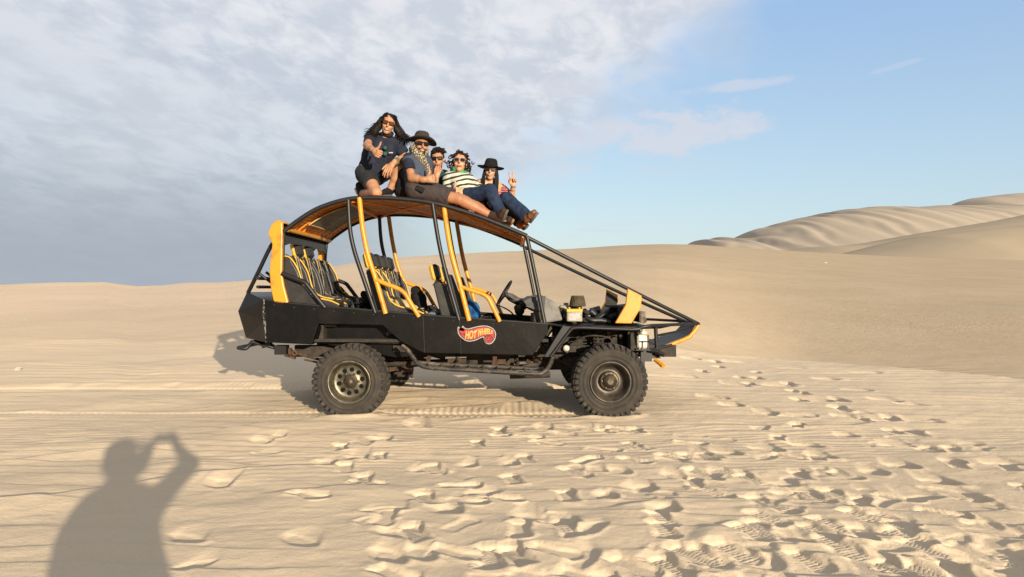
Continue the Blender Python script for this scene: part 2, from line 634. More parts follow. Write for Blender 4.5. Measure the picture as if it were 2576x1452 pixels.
for xw, yw in ((-1.705, 7.79), (1.032, 7.79), (-1.705, 9.71), (1.032, 9.71)):
    dx_ = (GX - xw) / 0.30; dy_ = (GY - yw) / 0.185
    e_ = np.sqrt(dx_ ** 2 + dy_ ** 2)
    GZ = GZ + 0.030 * np.exp(-((e_ - 1.15) / 0.28) ** 2) * (0.7 + 0.9 * fbm(GX * 7, GY * 7, 3, 44))
lane(7.80, 0.15, -7.0, -2.0, 0.0035, 8)
lane(9.62, 0.15, -7.0, -2.0, 0.004, 9)
lane(7.80, 0.15, -1.3, 0.95, 0.014, 5)
lane(9.62, 0.15, -1.3, 0.95, 0.014, 6)

# ---- footprints
rs = np.random.RandomState(5)


def footprint(x, y, ang, L=0.285, depth=0.024, tread=0.0045, kind=0, push=0.014):
    """boot print: sole outline pressed in, sand heaved up round it; ang = heading in the ground plane"""
    R = L * 1.3
    i0, i1 = np.searchsorted(gx, [x - R, x + R]); j0, j1 = np.searchsorted(gy, [y - R, y + R])
    if i1 - i0 < 3 or j1 - j0 < 3:
        return
    X = GX[j0:j1, i0:i1] - x; Y = GY[j0:j1, i0:i1] - y
    t = (X * cos(ang) + Y * sin(ang)) / L          # -0.5 heel .. 0.5 toe
    n = (-X * sin(ang) + Y * cos(ang)) / L
    wob = 0.03 * fbm(X * 14 + x * 9, Y * 14 + y * 7, 2, int(abs(x * 91)) % 50)
    half = np.where(t < 0.0, 0.135 + 0.035 * np.abs(t + 0.05) * 2, 0.135 + 0.20 * np.clip(t, 0, .3) - 1.2 * np.clip(t - .3, 0, 1) ** 2 * 2)
    half = half * 1.18
    dn = np.abs(n + 0.03 * np.sin(t * 4)) - half
    dt = np.abs(t) - 0.5
    d = np.maximum(dn, dt) + wob
    dd = np.sqrt(np.clip(dn, 0, None) ** 2 + np.clip(dt, 0, None) ** 2)
    d = np.where((dn > 0) & (dt > 0), dd + wob, d)
    inside = 1 - sstep(-0.045, 0.022, d)
    if kind == 0:
        tr = np.sin(2 * pi * t * 11) * 0.6 + 0.4 * np.sin(2 * pi * (t * 7 + n * 9)) * np.sin(2 * pi * n * 8)
        tr = tr * (1 - 0.8 * np.exp(-((t + 0.08) / 0.07) ** 2))
    elif kind == 1:
        tr = np.sin(2 * pi * (t * 13 + np.abs(n) * 6))
    else:
        tr = 0.3 * np.sin(2 * pi * (t * 4 + n * 5))
    prof = -depth * (0.80 + 0.40 * np.clip(t, -.5, .5) + 0.25 * np.clip(-t - .2, 0, 1))
    rim = np.exp(-((d - 0.075) / 0.06) ** 2) * push * (0.6 + 0.8 * vnoise(t * 3 + x * 5, n * 4 + y * 5, 2) * 2)
    heel = np.exp(-(((t + 0.66) / 0.16) ** 2 + (n / 0.20) ** 2)) * push * 1.7
    old = GZ[j0:j1, i0:i1]
    basez = float(np.median(old))
    inner = basez + prof + tread * tr
    new = old * (1 - inside) + inner * inside + (rim * .7 + heel * .35) * (1 - inside)
    GZ[j0:j1, i0:i1] = new


SUNX, SUNY = -sun_dir.x / math.hypot(sun_dir.x, sun_dir.y), -sun_dir.y / math.hypot(sun_dir.x, sun_dir.y)


def pit(x, y, ang, L=0.24, W=0.13, depth=0.045, push=0.03):
    """a scuffed pocket where a foot slid: one wall caved in steeply, the other drawn out to a long slope"""
    R = L * 1.6
    i0, i1 = np.searchsorted(gx, [x - R, x + R]); j0, j1 = np.searchsorted(gy, [y - R, y + R])
    if i1 - i0 < 3 or j1 - j0 < 3:
        return
    X = GX[j0:j1, i0:i1] - x; Y = GY[j0:j1, i0:i1] - y
    t = X * cos(ang) + Y * sin(ang); n = -X * sin(ang) + Y * cos(ang)
    q = fbm(X * 9 + x * 3, Y * 9 + y * 3, 3, 12)
    e = np.sqrt((t / (L * .5)) ** 2 + (n / (W * .5)) ** 2) + q * .30
    lobe = 1 - sstep(0.15, 1.05, e)
    rim_ = 1 - sstep(0.74, 1.06, e)
    s_ = (X * SUNX + Y * SUNY) / (0.5 * (L * abs(cos(ang) * SUNX + sin(ang) * SUNY) + W * abs(-sin(ang) * SUNX + cos(ang) * SUNY)) + .01)
    steep = np.clip(0.62 - 0.40 * s_ + .25 * q, 0, 1.1)
    hole = rim_ * (0.55 + 0.45 * steep)
    ring = np.exp(-((e - 1.22) / 0.22) ** 2) * push * (0.45 + 0.55 * np.clip(-s_, -1, 1))
    old = GZ[j0:j1, i0:i1]
    GZ[j0:j1, i0:i1] = old * (1 - .55 * rim_) + .55 * rim_ * float(np.median(old)) + ring - hole * depth


# prints that can be told apart in the photograph: (column, row, heading on the picture, kind)
PR = [(1895, 1340, 32, 0), (1935, 1305, 30, 0), (2068, 1338, 38, 0), (2110, 1370, 40, 0), (1668, 1310, 62, 0), (1672, 1335, 65, 0),
      (1780, 1396, 34, 0), (1855, 1385, 30, 0), (1740, 1392, 28, 1), (2100, 1320, 30, 0), (1840, 1190, 24, 0), (1770, 1190, 20, 1),
      (1310, 1335, 78, 2), (1400, 1385, 8, 2), (1235, 1400, 70, 1), (1150, 1388, 8, 2), (970, 1300, 80, 2), (1270, 1255, 5, 0),
      (1160, 1222, -2, 1), (1175, 1262, 6, 2), (870, 1180, 35, 2), (1095, 1180, 30, 1), (780, 1250, 8, 1), (930, 1215, 8, 1),
      (1480, 1158, -15, 1), (1600, 1160, 14, 1), (1560, 1080, 8, 1), (1330, 1100, 5, 1), (1380, 1115, 6, 1), (1450, 1190, 20, 1),
      (2290, 1350, 32, 0), (2250, 1310, 34, 0), (2180, 1300, 30, 0), (2330, 1380, 36, 1), (2460, 1385, 28, 2), (2500, 1330, 32, 2),
      (2380, 1290, 12, 1), (2050, 1250, 30, 1), (1960, 1275, 28, 0), (2265, 1250, 10, 1), (2400, 1240, 28, 2), (2470, 1265, 30, 2),
      (2130, 1195, 28, 2), (1990, 1150, 12, 1), (1700, 1150, 10, 1), (1520, 1130, 4, 1), (1740, 1115, 4, 0), (1800, 1240, 24, 0),
      (2200, 1410, 38, 0), (2040, 1410, 40, 0), (2350, 1440, 30, 1), (1600, 1420, 22, 2), (1480, 1440, 8, 2), (1000, 1440, 15, 2)]
PITS = [(1130, 1280, 20), (980, 1390, 30), (1060, 1385, 18), (1530, 1245, 60), (1500, 1180, 30), (1620, 1225, 15), (1680, 1280, 50),
        (1985, 1240, 20), (2035, 1245, 40), (1860, 1385, 60), (2130, 1390, 55), (1340, 1300, 20), (1400, 1310, 10), (1290, 1165, 40),
        (1180, 1170, 35), (1370, 1075, 30), (1260, 1095, 20), (820, 1165, 35), (900, 1150, 40), (1470, 1075, 12), (2430, 1400, 50),
        (2440, 1250, 20), (2500, 1270, 30), (2370, 1210, 25), (2270, 1170, 25), (2080, 1150, 18), (2200, 1185, 30), (2130, 1095, 15),
        (2030, 1120, 18), (2160, 1040, 15), (2230, 1060, 12), (2290, 1085, 15), (2130, 1050, 12), (2060, 1010, 8), (1990, 1050, 10),
        (2340, 1130, 20), (2400, 1160, 22), (1930, 1130, 14), (1830, 1140, 18), (2560, 1420, 30), (700, 1100, 30), (560, 1215, 35),
        (660, 1110, 25), (960, 1105, 35), (1050, 1070, 20), (470, 1350, 8), (1850, 975, 5), (1960, 975, 4), (2230, 1010, 8),
        (2150, 985, 4), (2080, 960, 3), (1990, 935, 3), (2180, 945, 2), (1740, 920, 2), (1850, 922, 2), (2290, 1020, 8), (1720, 960, 2),
        (1790, 1005, 6), (1840, 1022, 8), (1930, 1040, 10), (2320, 1060, 12), (1700, 1195, 20), (1770, 1150, 30), (1560, 1185, 25)]
for (u_, v_, a_) in PITS:
    x, y = G(u_, v_)
    ax = cos(radians(a_)); ay = -sin(radians(a_)) * y / EYE
    far_ = max(1.0, y / 6.0)
    pit(x, y, atan2(ay, ax) + rs.uniform(-.3, .3), rs.uniform(.20, .30) * min(far_, 1.6), rs.uniform(.11, .17) * min(far_, 1.4),
        rs.uniform(.026, .046), rs.uniform(.005, .010))
# the crowd of lesser prints, thick on the right and thinning to the left
cnt = 0
while cnt < 85:
    u_ = rs.uniform(430, 2640); v_ = rs.uniform(912, 1470)
    right = (u_ - 1000) / 1500.0
    centre_row = 1480 - (u_ - 700) * 0.17
    dens = 0.0
    if v_ > 1062 and 430 < u_ <= 900:
        dens = 0.16
    if v_ > 1062 and u_ > 900:
        dens = 0.30 + 0.5 * min(1, max(0, (u_ - 1000) / 900))
    if u_ > 1700 and v_ > 925:
        lane_row = 930 + (u_ - 1660) * 0.30
        dens = max(dens, 0.85 * math.exp(-((v_ - lane_row) / 75.0) ** 2))
        if v_ < lane_row - 60:
            dens *= 0.12
    if rs.rand() > dens:
        continue
    cnt += 1
    x, y = G(u_, v_)
    ang = rs.choice([0.25, 1.15, -0.35, 2.7]) + rs.uniform(-.5, .5)
    if rs.rand() < 0.52:
        footprint(x, y, ang, rs.uniform(.24, .30), rs.uniform(.006, .014), rs.uniform(.002, .004), rs.randint(0, 3), rs.uniform(.003, .008))
    else:
        pit(x, y, ang, rs.uniform(.20, .34), rs.uniform(.11, .17), rs.uniform(.016, .036), rs.uniform(.002, .007))


# wind and slumping soften every slope that looks back at the sun side: long tails behind each hollow
BASE = big_ground(GX, GY)
D = GZ - BASE
j0, j1 = np.searchsorted(gy, [3.0, 16.0])
lim = D.copy()
soft = 0.145 * (1.0 + 1.3 * fbm(GX * 5.0, GY * 5.0, 3, 41)) + 0.02
soft = np.clip(soft, 0.03, 0.4)
for j in range(j0, j1):
    st = (gy[j + 1] - gy[j])
    lim[j + 1] = np.minimum(lim[j + 1], lim[j] + soft[j] * st)
i0_, i1_ = np.searchsorted(gx, [-6.0, 8.0])
for i in range(i1_, i0_, -1):
    st = (gx[i] - gx[i - 1])
    lim[j0:j1, i - 1] = np.minimum(lim[j0:j1, i - 1], lim[j0:j1, i] + (0.22 + soft[j0:j1, i]) * st)
fine_ = D - lim
for _ in range(1):
    lim[1:-1, 1:-1] = 0.25 * lim[1:-1, 1:-1] + 0.125 * (lim[2:, 1:-1] + lim[:-2, 1:-1] + lim[1:-1, 2:] + lim[1:-1, :-2]) + 0.0625 * (lim[2:, 2:] + lim[:-2, 2:] + lim[2:, :-2] + lim[:-2, :-2])
GZ = BASE + 0.70 * lim + 0.30 * D


# clear boot prints, pressed into the softened surface: those that can be told apart, and a few walked lines
for (u_, v_, a_, k_) in PR:
    x, y = G(u_, v_)
    # heading on the picture -> on the ground: rows are foreshortened by (EYE / distance)
    ax = cos(radians(a_)); ay = -sin(radians(a_)) * y / EYE
    footprint(x, y, atan2(ay, ax), 0.275 + 0.03 * rs.rand(), 0.015 + 0.008 * rs.rand(), 0.0046 if k_ < 2 else 0.001, k_, 0.009)

def walk(pts, step=0.62, kind=0, seed=1, jig=.05):
    rw = np.random.RandomState(seed)
    w = [G(*p) for p in pts]
    seg = [math.hypot(w[i + 1][0] - w[i][0], w[i + 1][1] - w[i][1]) for i in range(len(w) - 1)]
    L = sum(seg); d = 0.1; k = 0
    while d < L:
        q = d; i = 0
        while q > seg[i]: q -= seg[i]; i += 1
        t = q / seg[i]
        a = atan2(w[i + 1][1] - w[i][1], w[i + 1][0] - w[i][0])
        x = w[i][0] + (w[i + 1][0] - w[i][0]) * t; y = w[i][1] + (w[i + 1][1] - w[i][1]) * t
        sd_ = .12 if k % 2 else -.12
        x += -sin(a) * sd_ + rw.uniform(-jig, jig); y += cos(a) * sd_ + rw.uniform(-jig, jig)
        dp = rw.uniform(.016, .026) * (1.0 if y < 7 else 1.5)
        footprint(x, y, a + rw.uniform(-.18, .18), .28, dp, .0052, kind if y < 7 else 2, .008)
        d += step * rw.uniform(.85, 1.15); k += 1


walk([(2570, 1440), (2330, 1330), (2060, 1235), (1760, 1150), (1480, 1085)], .60, 0, 3)
walk([(2230, 1452), (2010, 1345), (1830, 1240), (1700, 1150), (1560, 1080)], .58, 1, 4)
walk([(2576, 1240), (2330, 1105), (2100, 1010), (1900, 950), (1760, 918)], .66, 2, 5)
walk([(2500, 1180), (2200, 1060), (1960, 985), (1760, 940)], .64, 2, 6)
walk([(1700, 1452), (1480, 1330), (1330, 1220), (1250, 1120), (1230, 1070)], .60, 0, 7)
walk([(1250, 1430), (1120, 1330), (980, 1220), (900, 1120)], .62, 1, 8)
walk([(2400, 1452), (2180, 1300), (2050, 1190), (1990, 1110), (1960, 1040)], .60, 0, 9)


D = GZ - BASE
lim = D.copy()
for j in range(j0, j1):
    lim[j + 1] = np.minimum(lim[j + 1], lim[j] + (0.16 + 1.1 * soft[j]) * (gy[j + 1] - gy[j]))
for i in range(i1_, i0_, -1):
    lim[j0:j1, i - 1] = np.minimum(lim[j0:j1, i - 1], lim[j0:j1, i] + 0.40 * (gx[i] - gx[i - 1]))
GZ = BASE + 0.68 * lim + 0.32 * D


def grid_mesh(name, X, Y, Z, m):
    ny, nx = X.shape
    co = np.empty((ny * nx, 3), np.float32)
    co[:, 0] = X.ravel(); co[:, 1] = Y.ravel(); co[:, 2] = Z.ravel()
    idx = np.arange(ny * nx, dtype=np.int32).reshape(ny, nx)
    q = np.stack([idx[:-1, :-1], idx[:-1, 1:], idx[1:, 1:], idx[1:, :-1]], -1).reshape(-1, 4)
    me = bpy.data.meshes.new(name)
    me.vertices.add(len(co)); me.vertices.foreach_set('co', co.ravel())
    me.loops.add(q.size); me.loops.foreach_set('vertex_index', q.ravel())
    me.polygons.add(len(q)); me.polygons.foreach_set('loop_start', np.arange(0, q.size, 4, dtype=np.int32))
    me.polygons.foreach_set('use_smooth', np.ones(len(q), bool))
    me.update(calc_edges=True)
    me.materials.append(m)
    o = bpy.data.objects.new(name, me)
    C.objects.link(o)
    return o


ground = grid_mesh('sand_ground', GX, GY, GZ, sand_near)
tag(ground, kind='structure')


def ground_z(x, y):
    i = int(np.clip(np.searchsorted(gx, x), 1, len(gx) - 1)); j = int(np.clip(np.searchsorted(gy, y), 1, len(gy) - 1))
    return float(GZ[j, i])


# far dunes on the right: three ranges one behind the other
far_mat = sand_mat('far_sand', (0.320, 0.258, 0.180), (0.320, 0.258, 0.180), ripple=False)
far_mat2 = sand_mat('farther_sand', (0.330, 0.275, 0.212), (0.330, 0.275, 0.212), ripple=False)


def dune_range(name, us, vs, Yc, depth, m, gully=0.0, gw=30.0, nx=420, ny=90, seed=0, lean=0.0):
    """a range whose crest runs through the given skyline at distance Yc (per column)"""
    us = np.array(us, float); vs = np.array(vs, float)
    Ycs = np.interp(us, us, np.array(Yc, float) if hasattr(Yc, '__len__') else np.full(len(us), float(Yc)))
    uu = np.linspace(us[0], us[-1], nx)
    vv = np.interp(uu, us, vs)
    k = np.ones(9) / 9.0
    vv = np.convolve(np.pad(vv, 4, mode='edge'), k, mode='valid')
    yc = np.interp(uu, us, Ycs)
    xc = (uu - 1288) / F * yc
    hc = EYE + (726 - vv) / F * yc
    t = np.concatenate([np.linspace(0, 1, int(ny * .75)), np.linspace(1.02, 1.7, ny - int(ny * .75))])
    T, U = np.meshgrid(t, np.arange(nx), indexing='ij')
    d0 = yc - depth
    Yg = d0[None, :] + T * depth
    Xg = xc[None, :] * (1.0 + 0.0 * T) + lean * (1 - T) * depth
    front = np.clip(T, 0, 1)
    S = np.sin(front * pi / 2) ** 1.15
    back = np.clip(T - 1, 0, 1)
    Z = (hc[None, :] + 12) * S - 12 - back * depth * 0.35
    if gully > 0:
        ph = Xg / gw + 1.2 * fbm(Xg / (gw * 3.0), Yg / (gw * 8), 2, seed)
        rid = 0.5 + 0.5 * np.cos(2 * pi * (ph + 0.5 * fbm(Xg / gw * .7, Yg / (gw * 4), 3, seed + 1)))
        rid = rid * np.clip(0.55 + 1.6 * fbm(Xg / (gw * 1.7), Xg * 0, 2, seed + 2), 0, 1.2)
        Z = Z - gully * rid * np.clip(1.25 * sstep(.30, .90, front) * (1 - 0.80 * front ** 10), 0, 1) * (1 - back)
    Z = Z + depth * 0.015 * fbm(Xg / (depth * .35), Yg / (depth * .35), 3, seed + 5) * front * (1 - front ** 6)
    o = grid_mesh(name, Xg, Yg, Z, m)
    return tag(o, kind='structure')


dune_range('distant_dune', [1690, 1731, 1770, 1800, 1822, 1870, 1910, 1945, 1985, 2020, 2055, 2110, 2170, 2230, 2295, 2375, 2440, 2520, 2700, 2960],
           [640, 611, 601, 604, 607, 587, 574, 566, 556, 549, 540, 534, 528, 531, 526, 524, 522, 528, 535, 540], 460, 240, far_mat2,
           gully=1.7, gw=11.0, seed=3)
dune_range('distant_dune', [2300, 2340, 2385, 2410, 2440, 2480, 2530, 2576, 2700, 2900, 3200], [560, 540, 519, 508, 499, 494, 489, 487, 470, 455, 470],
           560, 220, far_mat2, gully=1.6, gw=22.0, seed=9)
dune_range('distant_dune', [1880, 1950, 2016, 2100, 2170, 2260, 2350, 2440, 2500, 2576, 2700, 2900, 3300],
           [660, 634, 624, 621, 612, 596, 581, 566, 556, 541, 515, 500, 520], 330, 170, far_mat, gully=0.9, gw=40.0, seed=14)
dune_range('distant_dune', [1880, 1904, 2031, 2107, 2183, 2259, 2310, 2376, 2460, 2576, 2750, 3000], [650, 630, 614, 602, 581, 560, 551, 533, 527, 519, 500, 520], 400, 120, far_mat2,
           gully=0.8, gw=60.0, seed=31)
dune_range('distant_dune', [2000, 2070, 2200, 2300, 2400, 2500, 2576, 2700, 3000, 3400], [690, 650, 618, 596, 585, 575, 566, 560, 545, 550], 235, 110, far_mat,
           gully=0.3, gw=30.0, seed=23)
# ------------------------------------------------------------------ the dune buggy
M_black = mat('black_paint', (0.0022, 0.0020, 0.0019), 0.34, spec=0.15, col2=(0.0062, 0.0052, 0.0045), scale=4.0, lo=0.46, hi=0.78, dust=0.03, bump=0.32, bscale=4.5)
M_tube = mat('black_tube_paint', (0.0048, 0.0048, 0.0055), 0.46, spec=0.30, dust=0.05)
M_orange = mat('orange_paint', (0.370, 0.158, 0.0075), 0.42, spec=0.35, col2=(0.235, 0.085, 0.006), scale=9.0, lo=0.50, hi=0.72, dust=0.12, bump=0.12, bscale=20)
M_roof = mat('orange_roof_sheet', (0.600, 0.205, 0.018), 0.55, spec=0.3, col2=(0.520, 0.165, 0.014), scale=3.0, bump=0.05, bscale=6)
M_dark = mat('chassis_black', (0.010, 0.0092, 0.0085), 0.75, spec=0.25, col2=(0.024, 0.018, 0.013), scale=12, dust=0.2)
M_rust = mat('rusty_steel', (0.045, 0.023, 0.013), 0.85, spec=0.2, col2=(0.020, 0.012, 0.009), scale=22, dust=0.25)
M_worn = mat('worn_black_step', (0.009, 0.0085, 0.008), 0.5, spec=0.35, col2=(0.045, 0.040, 0.033), scale=16, lo=0.50, hi=0.66, dust=0.35)
M_tyre = mat('tyre_rubber', (0.021, 0.0185, 0.0162), 0.85, spec=0.2, col2=(0.031, 0.026, 0.021), scale=7, dust=0.10, bump=0.05, bscale=45)
M_tread = mat('tyre_tread', (0.0125, 0.0120, 0.0118), 0.8, spec=0.25, col2=(0.024, 0.021, 0.018), scale=14, dust=0.22)
M_rim = mat('dusty_alloy', (0.105, 0.096, 0.068), 0.42, metal=0.75, col2=(0.055, 0.047, 0.032), scale=13, dust=0.45)
M_rim2 = mat('dark_steel_rim', (0.032, 0.028, 0.024), 0.48, metal=0.55, col2=(0.055, 0.047, 0.038), scale=10, dust=0.3)
M_hub = mat('greasy_hub', (0.060, 0.046, 0.030), 0.5, metal=0.6, col2=(0.022, 0.017, 0.012), scale=24, dust=0.4)
M_hole = mat('dark_hole', (0.004, 0.004, 0.004), 0.9, spec=0.1)
M_vinyl = mat('black_vinyl', (0.0060, 0.0060, 0.0064), 0.5, spec=0.30, col2=(0.0115, 0.0105, 0.0095), scale=8, dust=0.10, bump=0.18, bscale=18)
M_pipe = mat('yellow_piping', (0.400, 0.235, 0.028), 0.6, spec=0.3, dust=0.08)
M_stripe = mat('tan_stripe', (0.330, 0.225, 0.085), 0.8, spec=0.2, col2=(0.220, 0.160, 0.085), scale=12)
M_belt = mat('grey_webbing', (0.185, 0.165, 0.135), 0.85, spec=0.2, col2=(0.120, 0.108, 0.088), scale=22)
M_grey = mat('grey_cover', (0.105, 0.102, 0.096), 0.6, spec=0.3, col2=(0.052, 0.050, 0.048), scale=9, dust=0.2, bump=0.5, bscale=12)
M_dash = mat('dash_plastic', (0.018, 0.0185, 0.0195), 0.55, spec=0.35, col2=(0.030, 0.029, 0.028), scale=9, dust=0.3)
M_white = mat('white_plastic', (0.430, 0.410, 0.350), 0.5, spec=0.3, col2=(0.230, 0.210, 0.165), scale=9)
M_cream = mat('battery_case', (0.205, 0.195, 0.130), 0.6, spec=0.3, col2=(0.120, 0.115, 0.080), scale=22)
M_olive = mat('filter_paper', (0.060, 0.049, 0.030), 0.9, spec=0.1, col2=(0.038, 0.030, 0.019), scale=20)
M_red = mat('decal_red', (0.245, 0.014, 0.016), 0.5, spec=0.25, col2=(0.1519, 0.0087, 0.0099), scale=40, lo=0.45, hi=0.75, dust=0.35)
M_dred = mat('decal_dark_red', (0.035, 0.004, 0.004), 0.4, spec=0.4)
M_dyel = mat('decal_yellow', (0.39, 0.24, 0.05), 0.5, spec=0.25, col2=(0.2418, 0.1488, 0.031), scale=40, lo=0.45, hi=0.75, dust=0.35)
M_dwhite = mat('decal_white', (0.245, 0.225, 0.225), 0.5, spec=0.25, col2=(0.1519, 0.1395, 0.1395), scale=40, lo=0.45, hi=0.75, dust=0.35)
M_diamond = mat('diamond_plate', (0.012, 0.0115, 0.011), 0.4, spec=0.5, dust=0.15)

YN, YF, YC = 7.80, 9.70, 8.75
buggy = empty('dune_buggy', (-0.34, YC, 0), 'long open dune buggy, black body with orange roll cage, parked on the sand', 'dune buggy')


def mir(p):
    return Vector((p[0], 2 * YC - p[1], p[2]))


def both(name, fn, m, **kw):
    """the same part on the near and on the far side"""
    out = []
    for far in (False, True):
        b = MB()
        fn(b)
        if far:
            b.v = [(p[0], 2 * YC - p[1], p[2]) for p in b.v]
            b.f = [f[::-1] for f in b.f]
        out.append(b.build(name, m, buggy, **kw))
    return out


# --- roof
RAIL = [(713, 584), (726, 573), (744, 559), (785, 532), (824, 515), (871, 502), (915, 497.5), (972, 498), (1040, 503.5), (1086, 510.5),
        (1133, 522), (1206, 545), (1280, 574), (1326, 594)]
YR = 7.83
rail_pts = [P(u, v, YR) for u, v in RAIL]
rail_s, _ = catmull(rail_pts, [0] * len(rail_pts), 4)


def roof_z(x):
    xs = [p.x for p in rail_s]
    return float(np.interp(x, xs, [p.z for p in rail_s])) + 0.012


both('roof_rail', lambda b: b.tube(rail_pts, 0.024, 10, 4), M_tube)
b = MB()
sec_n = 10
for i in range(len(rail_s) - 1):
    p, q = rail_s[i], rail_s[i + 1]
    for k in range(sec_n):
        def row(pt, kk):
            t = kk / sec_n
            return Vector((pt.x, YR + (2 * (YC - YR)) * t, pt.z + 0.004 + 0.012 * sin(pi * t)))
        b.add([row(p, k), row(q, k), row(q, k + 1), row(p, k + 1)], [(0, 1, 2, 3)], 0, True)
roof = b.build('roof_panel', M_roof, buggy)
md = roof.modifiers.new('thickness', 'SOLIDIFY'); md.thickness = 0.012; md.offset = 1
# cross braces under the roof
def rz(u):
    return float(np.interp(u, [r[0] for r in RAIL], [r[1] for r in RAIL]))
def under(u, t, drop=0.022):
    p = P(u, rz(u), YR)
    return Vector((p.x, YR + 2 * (YC - YR) * t, p.z - drop))
for (u0, t0, u1, t1) in ((872, 0, 872, 1), (1086, 0, 1086, 1), (884, 0.02, 1075, 0.98), (1075, 0.02, 884, 0.98), (1126, 0.02, 1310, 0.5), (1126, 0.98, 1310, 0.5), (1316, 0, 1316, 1)):
    n = 8
    MB().tube([under(u0 + (u1 - u0) * k / n, t0 + (t1 - t0) * k / n) for k in range(n + 1)], 0.014, 8).build('roof_brace', M_roof, buggy)
MB().tube([under(722, 0.0, 0.005), under(722, 1.0, 0.005)], 0.026, 10).build('rear_roof_bar', M_orange, buggy)

# framed picture panel fixed under the rear of the roof: a plain abstract print
m_pic, g_, bs_ = new_mat('roof_picture_print')
tcn = g_.n('ShaderNodeTexCoord')
mp = g_.vec(*(lambda s: (s.outputs[0], g_.math('MULTIPLY', s.outputs[1], 1.4), s.outputs[2]))((lambda s: (g_.lk(tcn.outputs['Object'], s.inputs[0]), s)[1])(g_.n('ShaderNodeSeparateXYZ'))))
nz = g_.noise(mp, 3.1, 3, 0.5, 2.6)
f1 = g_.ramp(g_.math('ABSOLUTE', g_.math('SUBTRACT', nz, 0.5)), 0.015, 0.05)
f2 = g_.ramp(g_.noise(mp, 2.2, 2, 0.5, 1.5), 0.42, 0.58)
g_.lk(g_.mix(f1, (0.045, 0.036, 0.028), g_.mix(f2, (0.110, 0.090, 0.066), (0.215, 0.165, 0.125))), bs_.inputs['Base Color'])
bs_.inputs['Roughness'].default_value = 0.7
def roof_sheet(u0, u1, t0, t1, drop, n=12):
    b = MB()
    for i in range(n):
        a, c = u0 + (u1 - u0) * i / n, u0 + (u1 - u0) * (i + 1) / n
        b.add([under(a, t0, drop), under(c, t0, drop), under(c, t1, drop), under(a, t1, drop)], [(0, 3, 2, 1)])
    return b
pic = roof_sheet(752, 866, 0.22, 0.78, 0.012).build('roof_picture', m_pic, buggy)
b = MB()
for (ua, ta, uc, tc_) in ((752, .22, 866, .22), (752, .78, 866, .78)):
    b.tube([under(ua + (uc - ua) * k / 10, ta, 0.014) for k in range(11)], 0.010, 6)
b.tube([under(752, .22, 0.014), under(752, .78, 0.014)], 0.010, 6)
b.tube([under(866, .22, 0.014), under(866, .78, 0.014)], 0.010, 6)
b.build('picture_frame', M_stripe, pic)

# --- pillars and arms of the cage
both('pillar', lambda b: b.tube([P(1088, 511, YR), P(1104, 610, 7.82), P(1123.5, 694, 7.81), P(1155, 806, 7.81)], 0.0235, 10, 5), M_tube)
both('pillar', lambda b: b.tube([P(876, 502, YR), P(880.5, 576, 7.82), P(892, 633, 7.81), P(915, 702, 7.80), P(944, 787, 7.81)], 0.0235, 10, 5), M_tube)
both('pillar', lambda b: b.tube([P(1326, 597, YR), P(1350, 712, 7.83), P(1370, 815, 7.83)], 0.0225, 10, 3), M_tube)
both('orange_pillar', lambda b: b.tube([P(1116, 516, YR + .02), P(1133, 625, 7.79), P(1157.5, 718, 7.78), P(1180, 807, 7.785)], 0.027, 12, 5), M_orange)
both('orange_pillar', lambda b: b.tube([P(904, 498, YR - .005), P(912.5, 576, 7.79), P(926.5, 645, 7.78), P(945, 702, 7.775), P(970, 789, 7.785)], 0.027, 12, 5), M_orange)
both('side_arm', lambda b: b.tube([P(1160, 722, 7.775), P(1190, 732, 7.77), P(1216, 741.5, 7.77), P(1228, 751, 7.77), P(1240, 773, 7.775), P(1257, 809, 7.785)], 0.0235, 10, 4), M_orange)
both('side_arm', lambda b: b.tube([P(942, 702, 7.77), P(975, 716, 7.765), P(1004, 727.5, 7.765), P(1020, 741, 7.765), P(1034, 764, 7.77), P(1054, 797, 7.785)], 0.0245, 10, 4), M_orange)
both('rear_side_arm', lambda b: b.tube([P(709, 688, 7.80), P(740, 700, 7.79), P(765, 710, 7.785), P(775, 720, 7.785), P(795, 746, 7.79), P(818, 774, 7.80)], 0.0255, 10, 4), M_tube)
both('rear_strut', lambda b: b.tube([P(700, 596, 7.95), P(681, 620, 7.98), P(652, 680, 8.05), P(624, 737, 8.15)], 0.022, 10, 3), M_tube)
b = MB()
for zz, rr in ((700, 0.020), (722, 0.018)):
    p = P(648, zz, 8.05)
    b.tube([p, mir(p)], rr, 8)
for dyy in (0.0, 0.62, 1.38):
    b.tube([P(645, 683, 8.06) + Vector((0, dyy * .5, 0)), P(672, 712, 8.1) + Vector((0.05, dyy * .5, 0)), P(690, 752, 8.1) + Vector((0, dyy * .5, 0))], 0.016, 8)
b.build('rear_rack', M_tube, buggy)

# --- spoiler: an orange horned upright at each side, black board between
SP = [(693.6, 553), (710, 559), (710.5, 588), (709.5, 640), (708.5, 688), (714, 720), (726, 766), (688, 761), (680, 720), (677.6, 688), (680, 650), (684.5, 615),
      (673.5, 588), (681, 568)]
both('rear_fin', lambda b: b.prism([P(u, v, 7.80) for u, v in SP][::-1], (0, 0.055, 0)), M_orange, bevel=0.012)
b = MB()
w0, w1 = 7.86, 2 * YC - 7.86
def spo(u, v, y):
    p = P(u, v, 7.80); return Vector((p.x, y, p.z))
b.prism([spo(699, 556, w0), spo(711, 588, w0), spo(707, 591, w0), spo(694, 560, w0)], (0, w1 - w0, 0))
b.build('spoiler_board', M_black, buggy)
MB().prism([spo(695, 552.5, w0), spo(711, 558.5, w0), spo(711, 561, w0), spo(695, 555, w0)], (0, w1 - w0, 0)).build('spoiler_edge', M_orange, buggy)
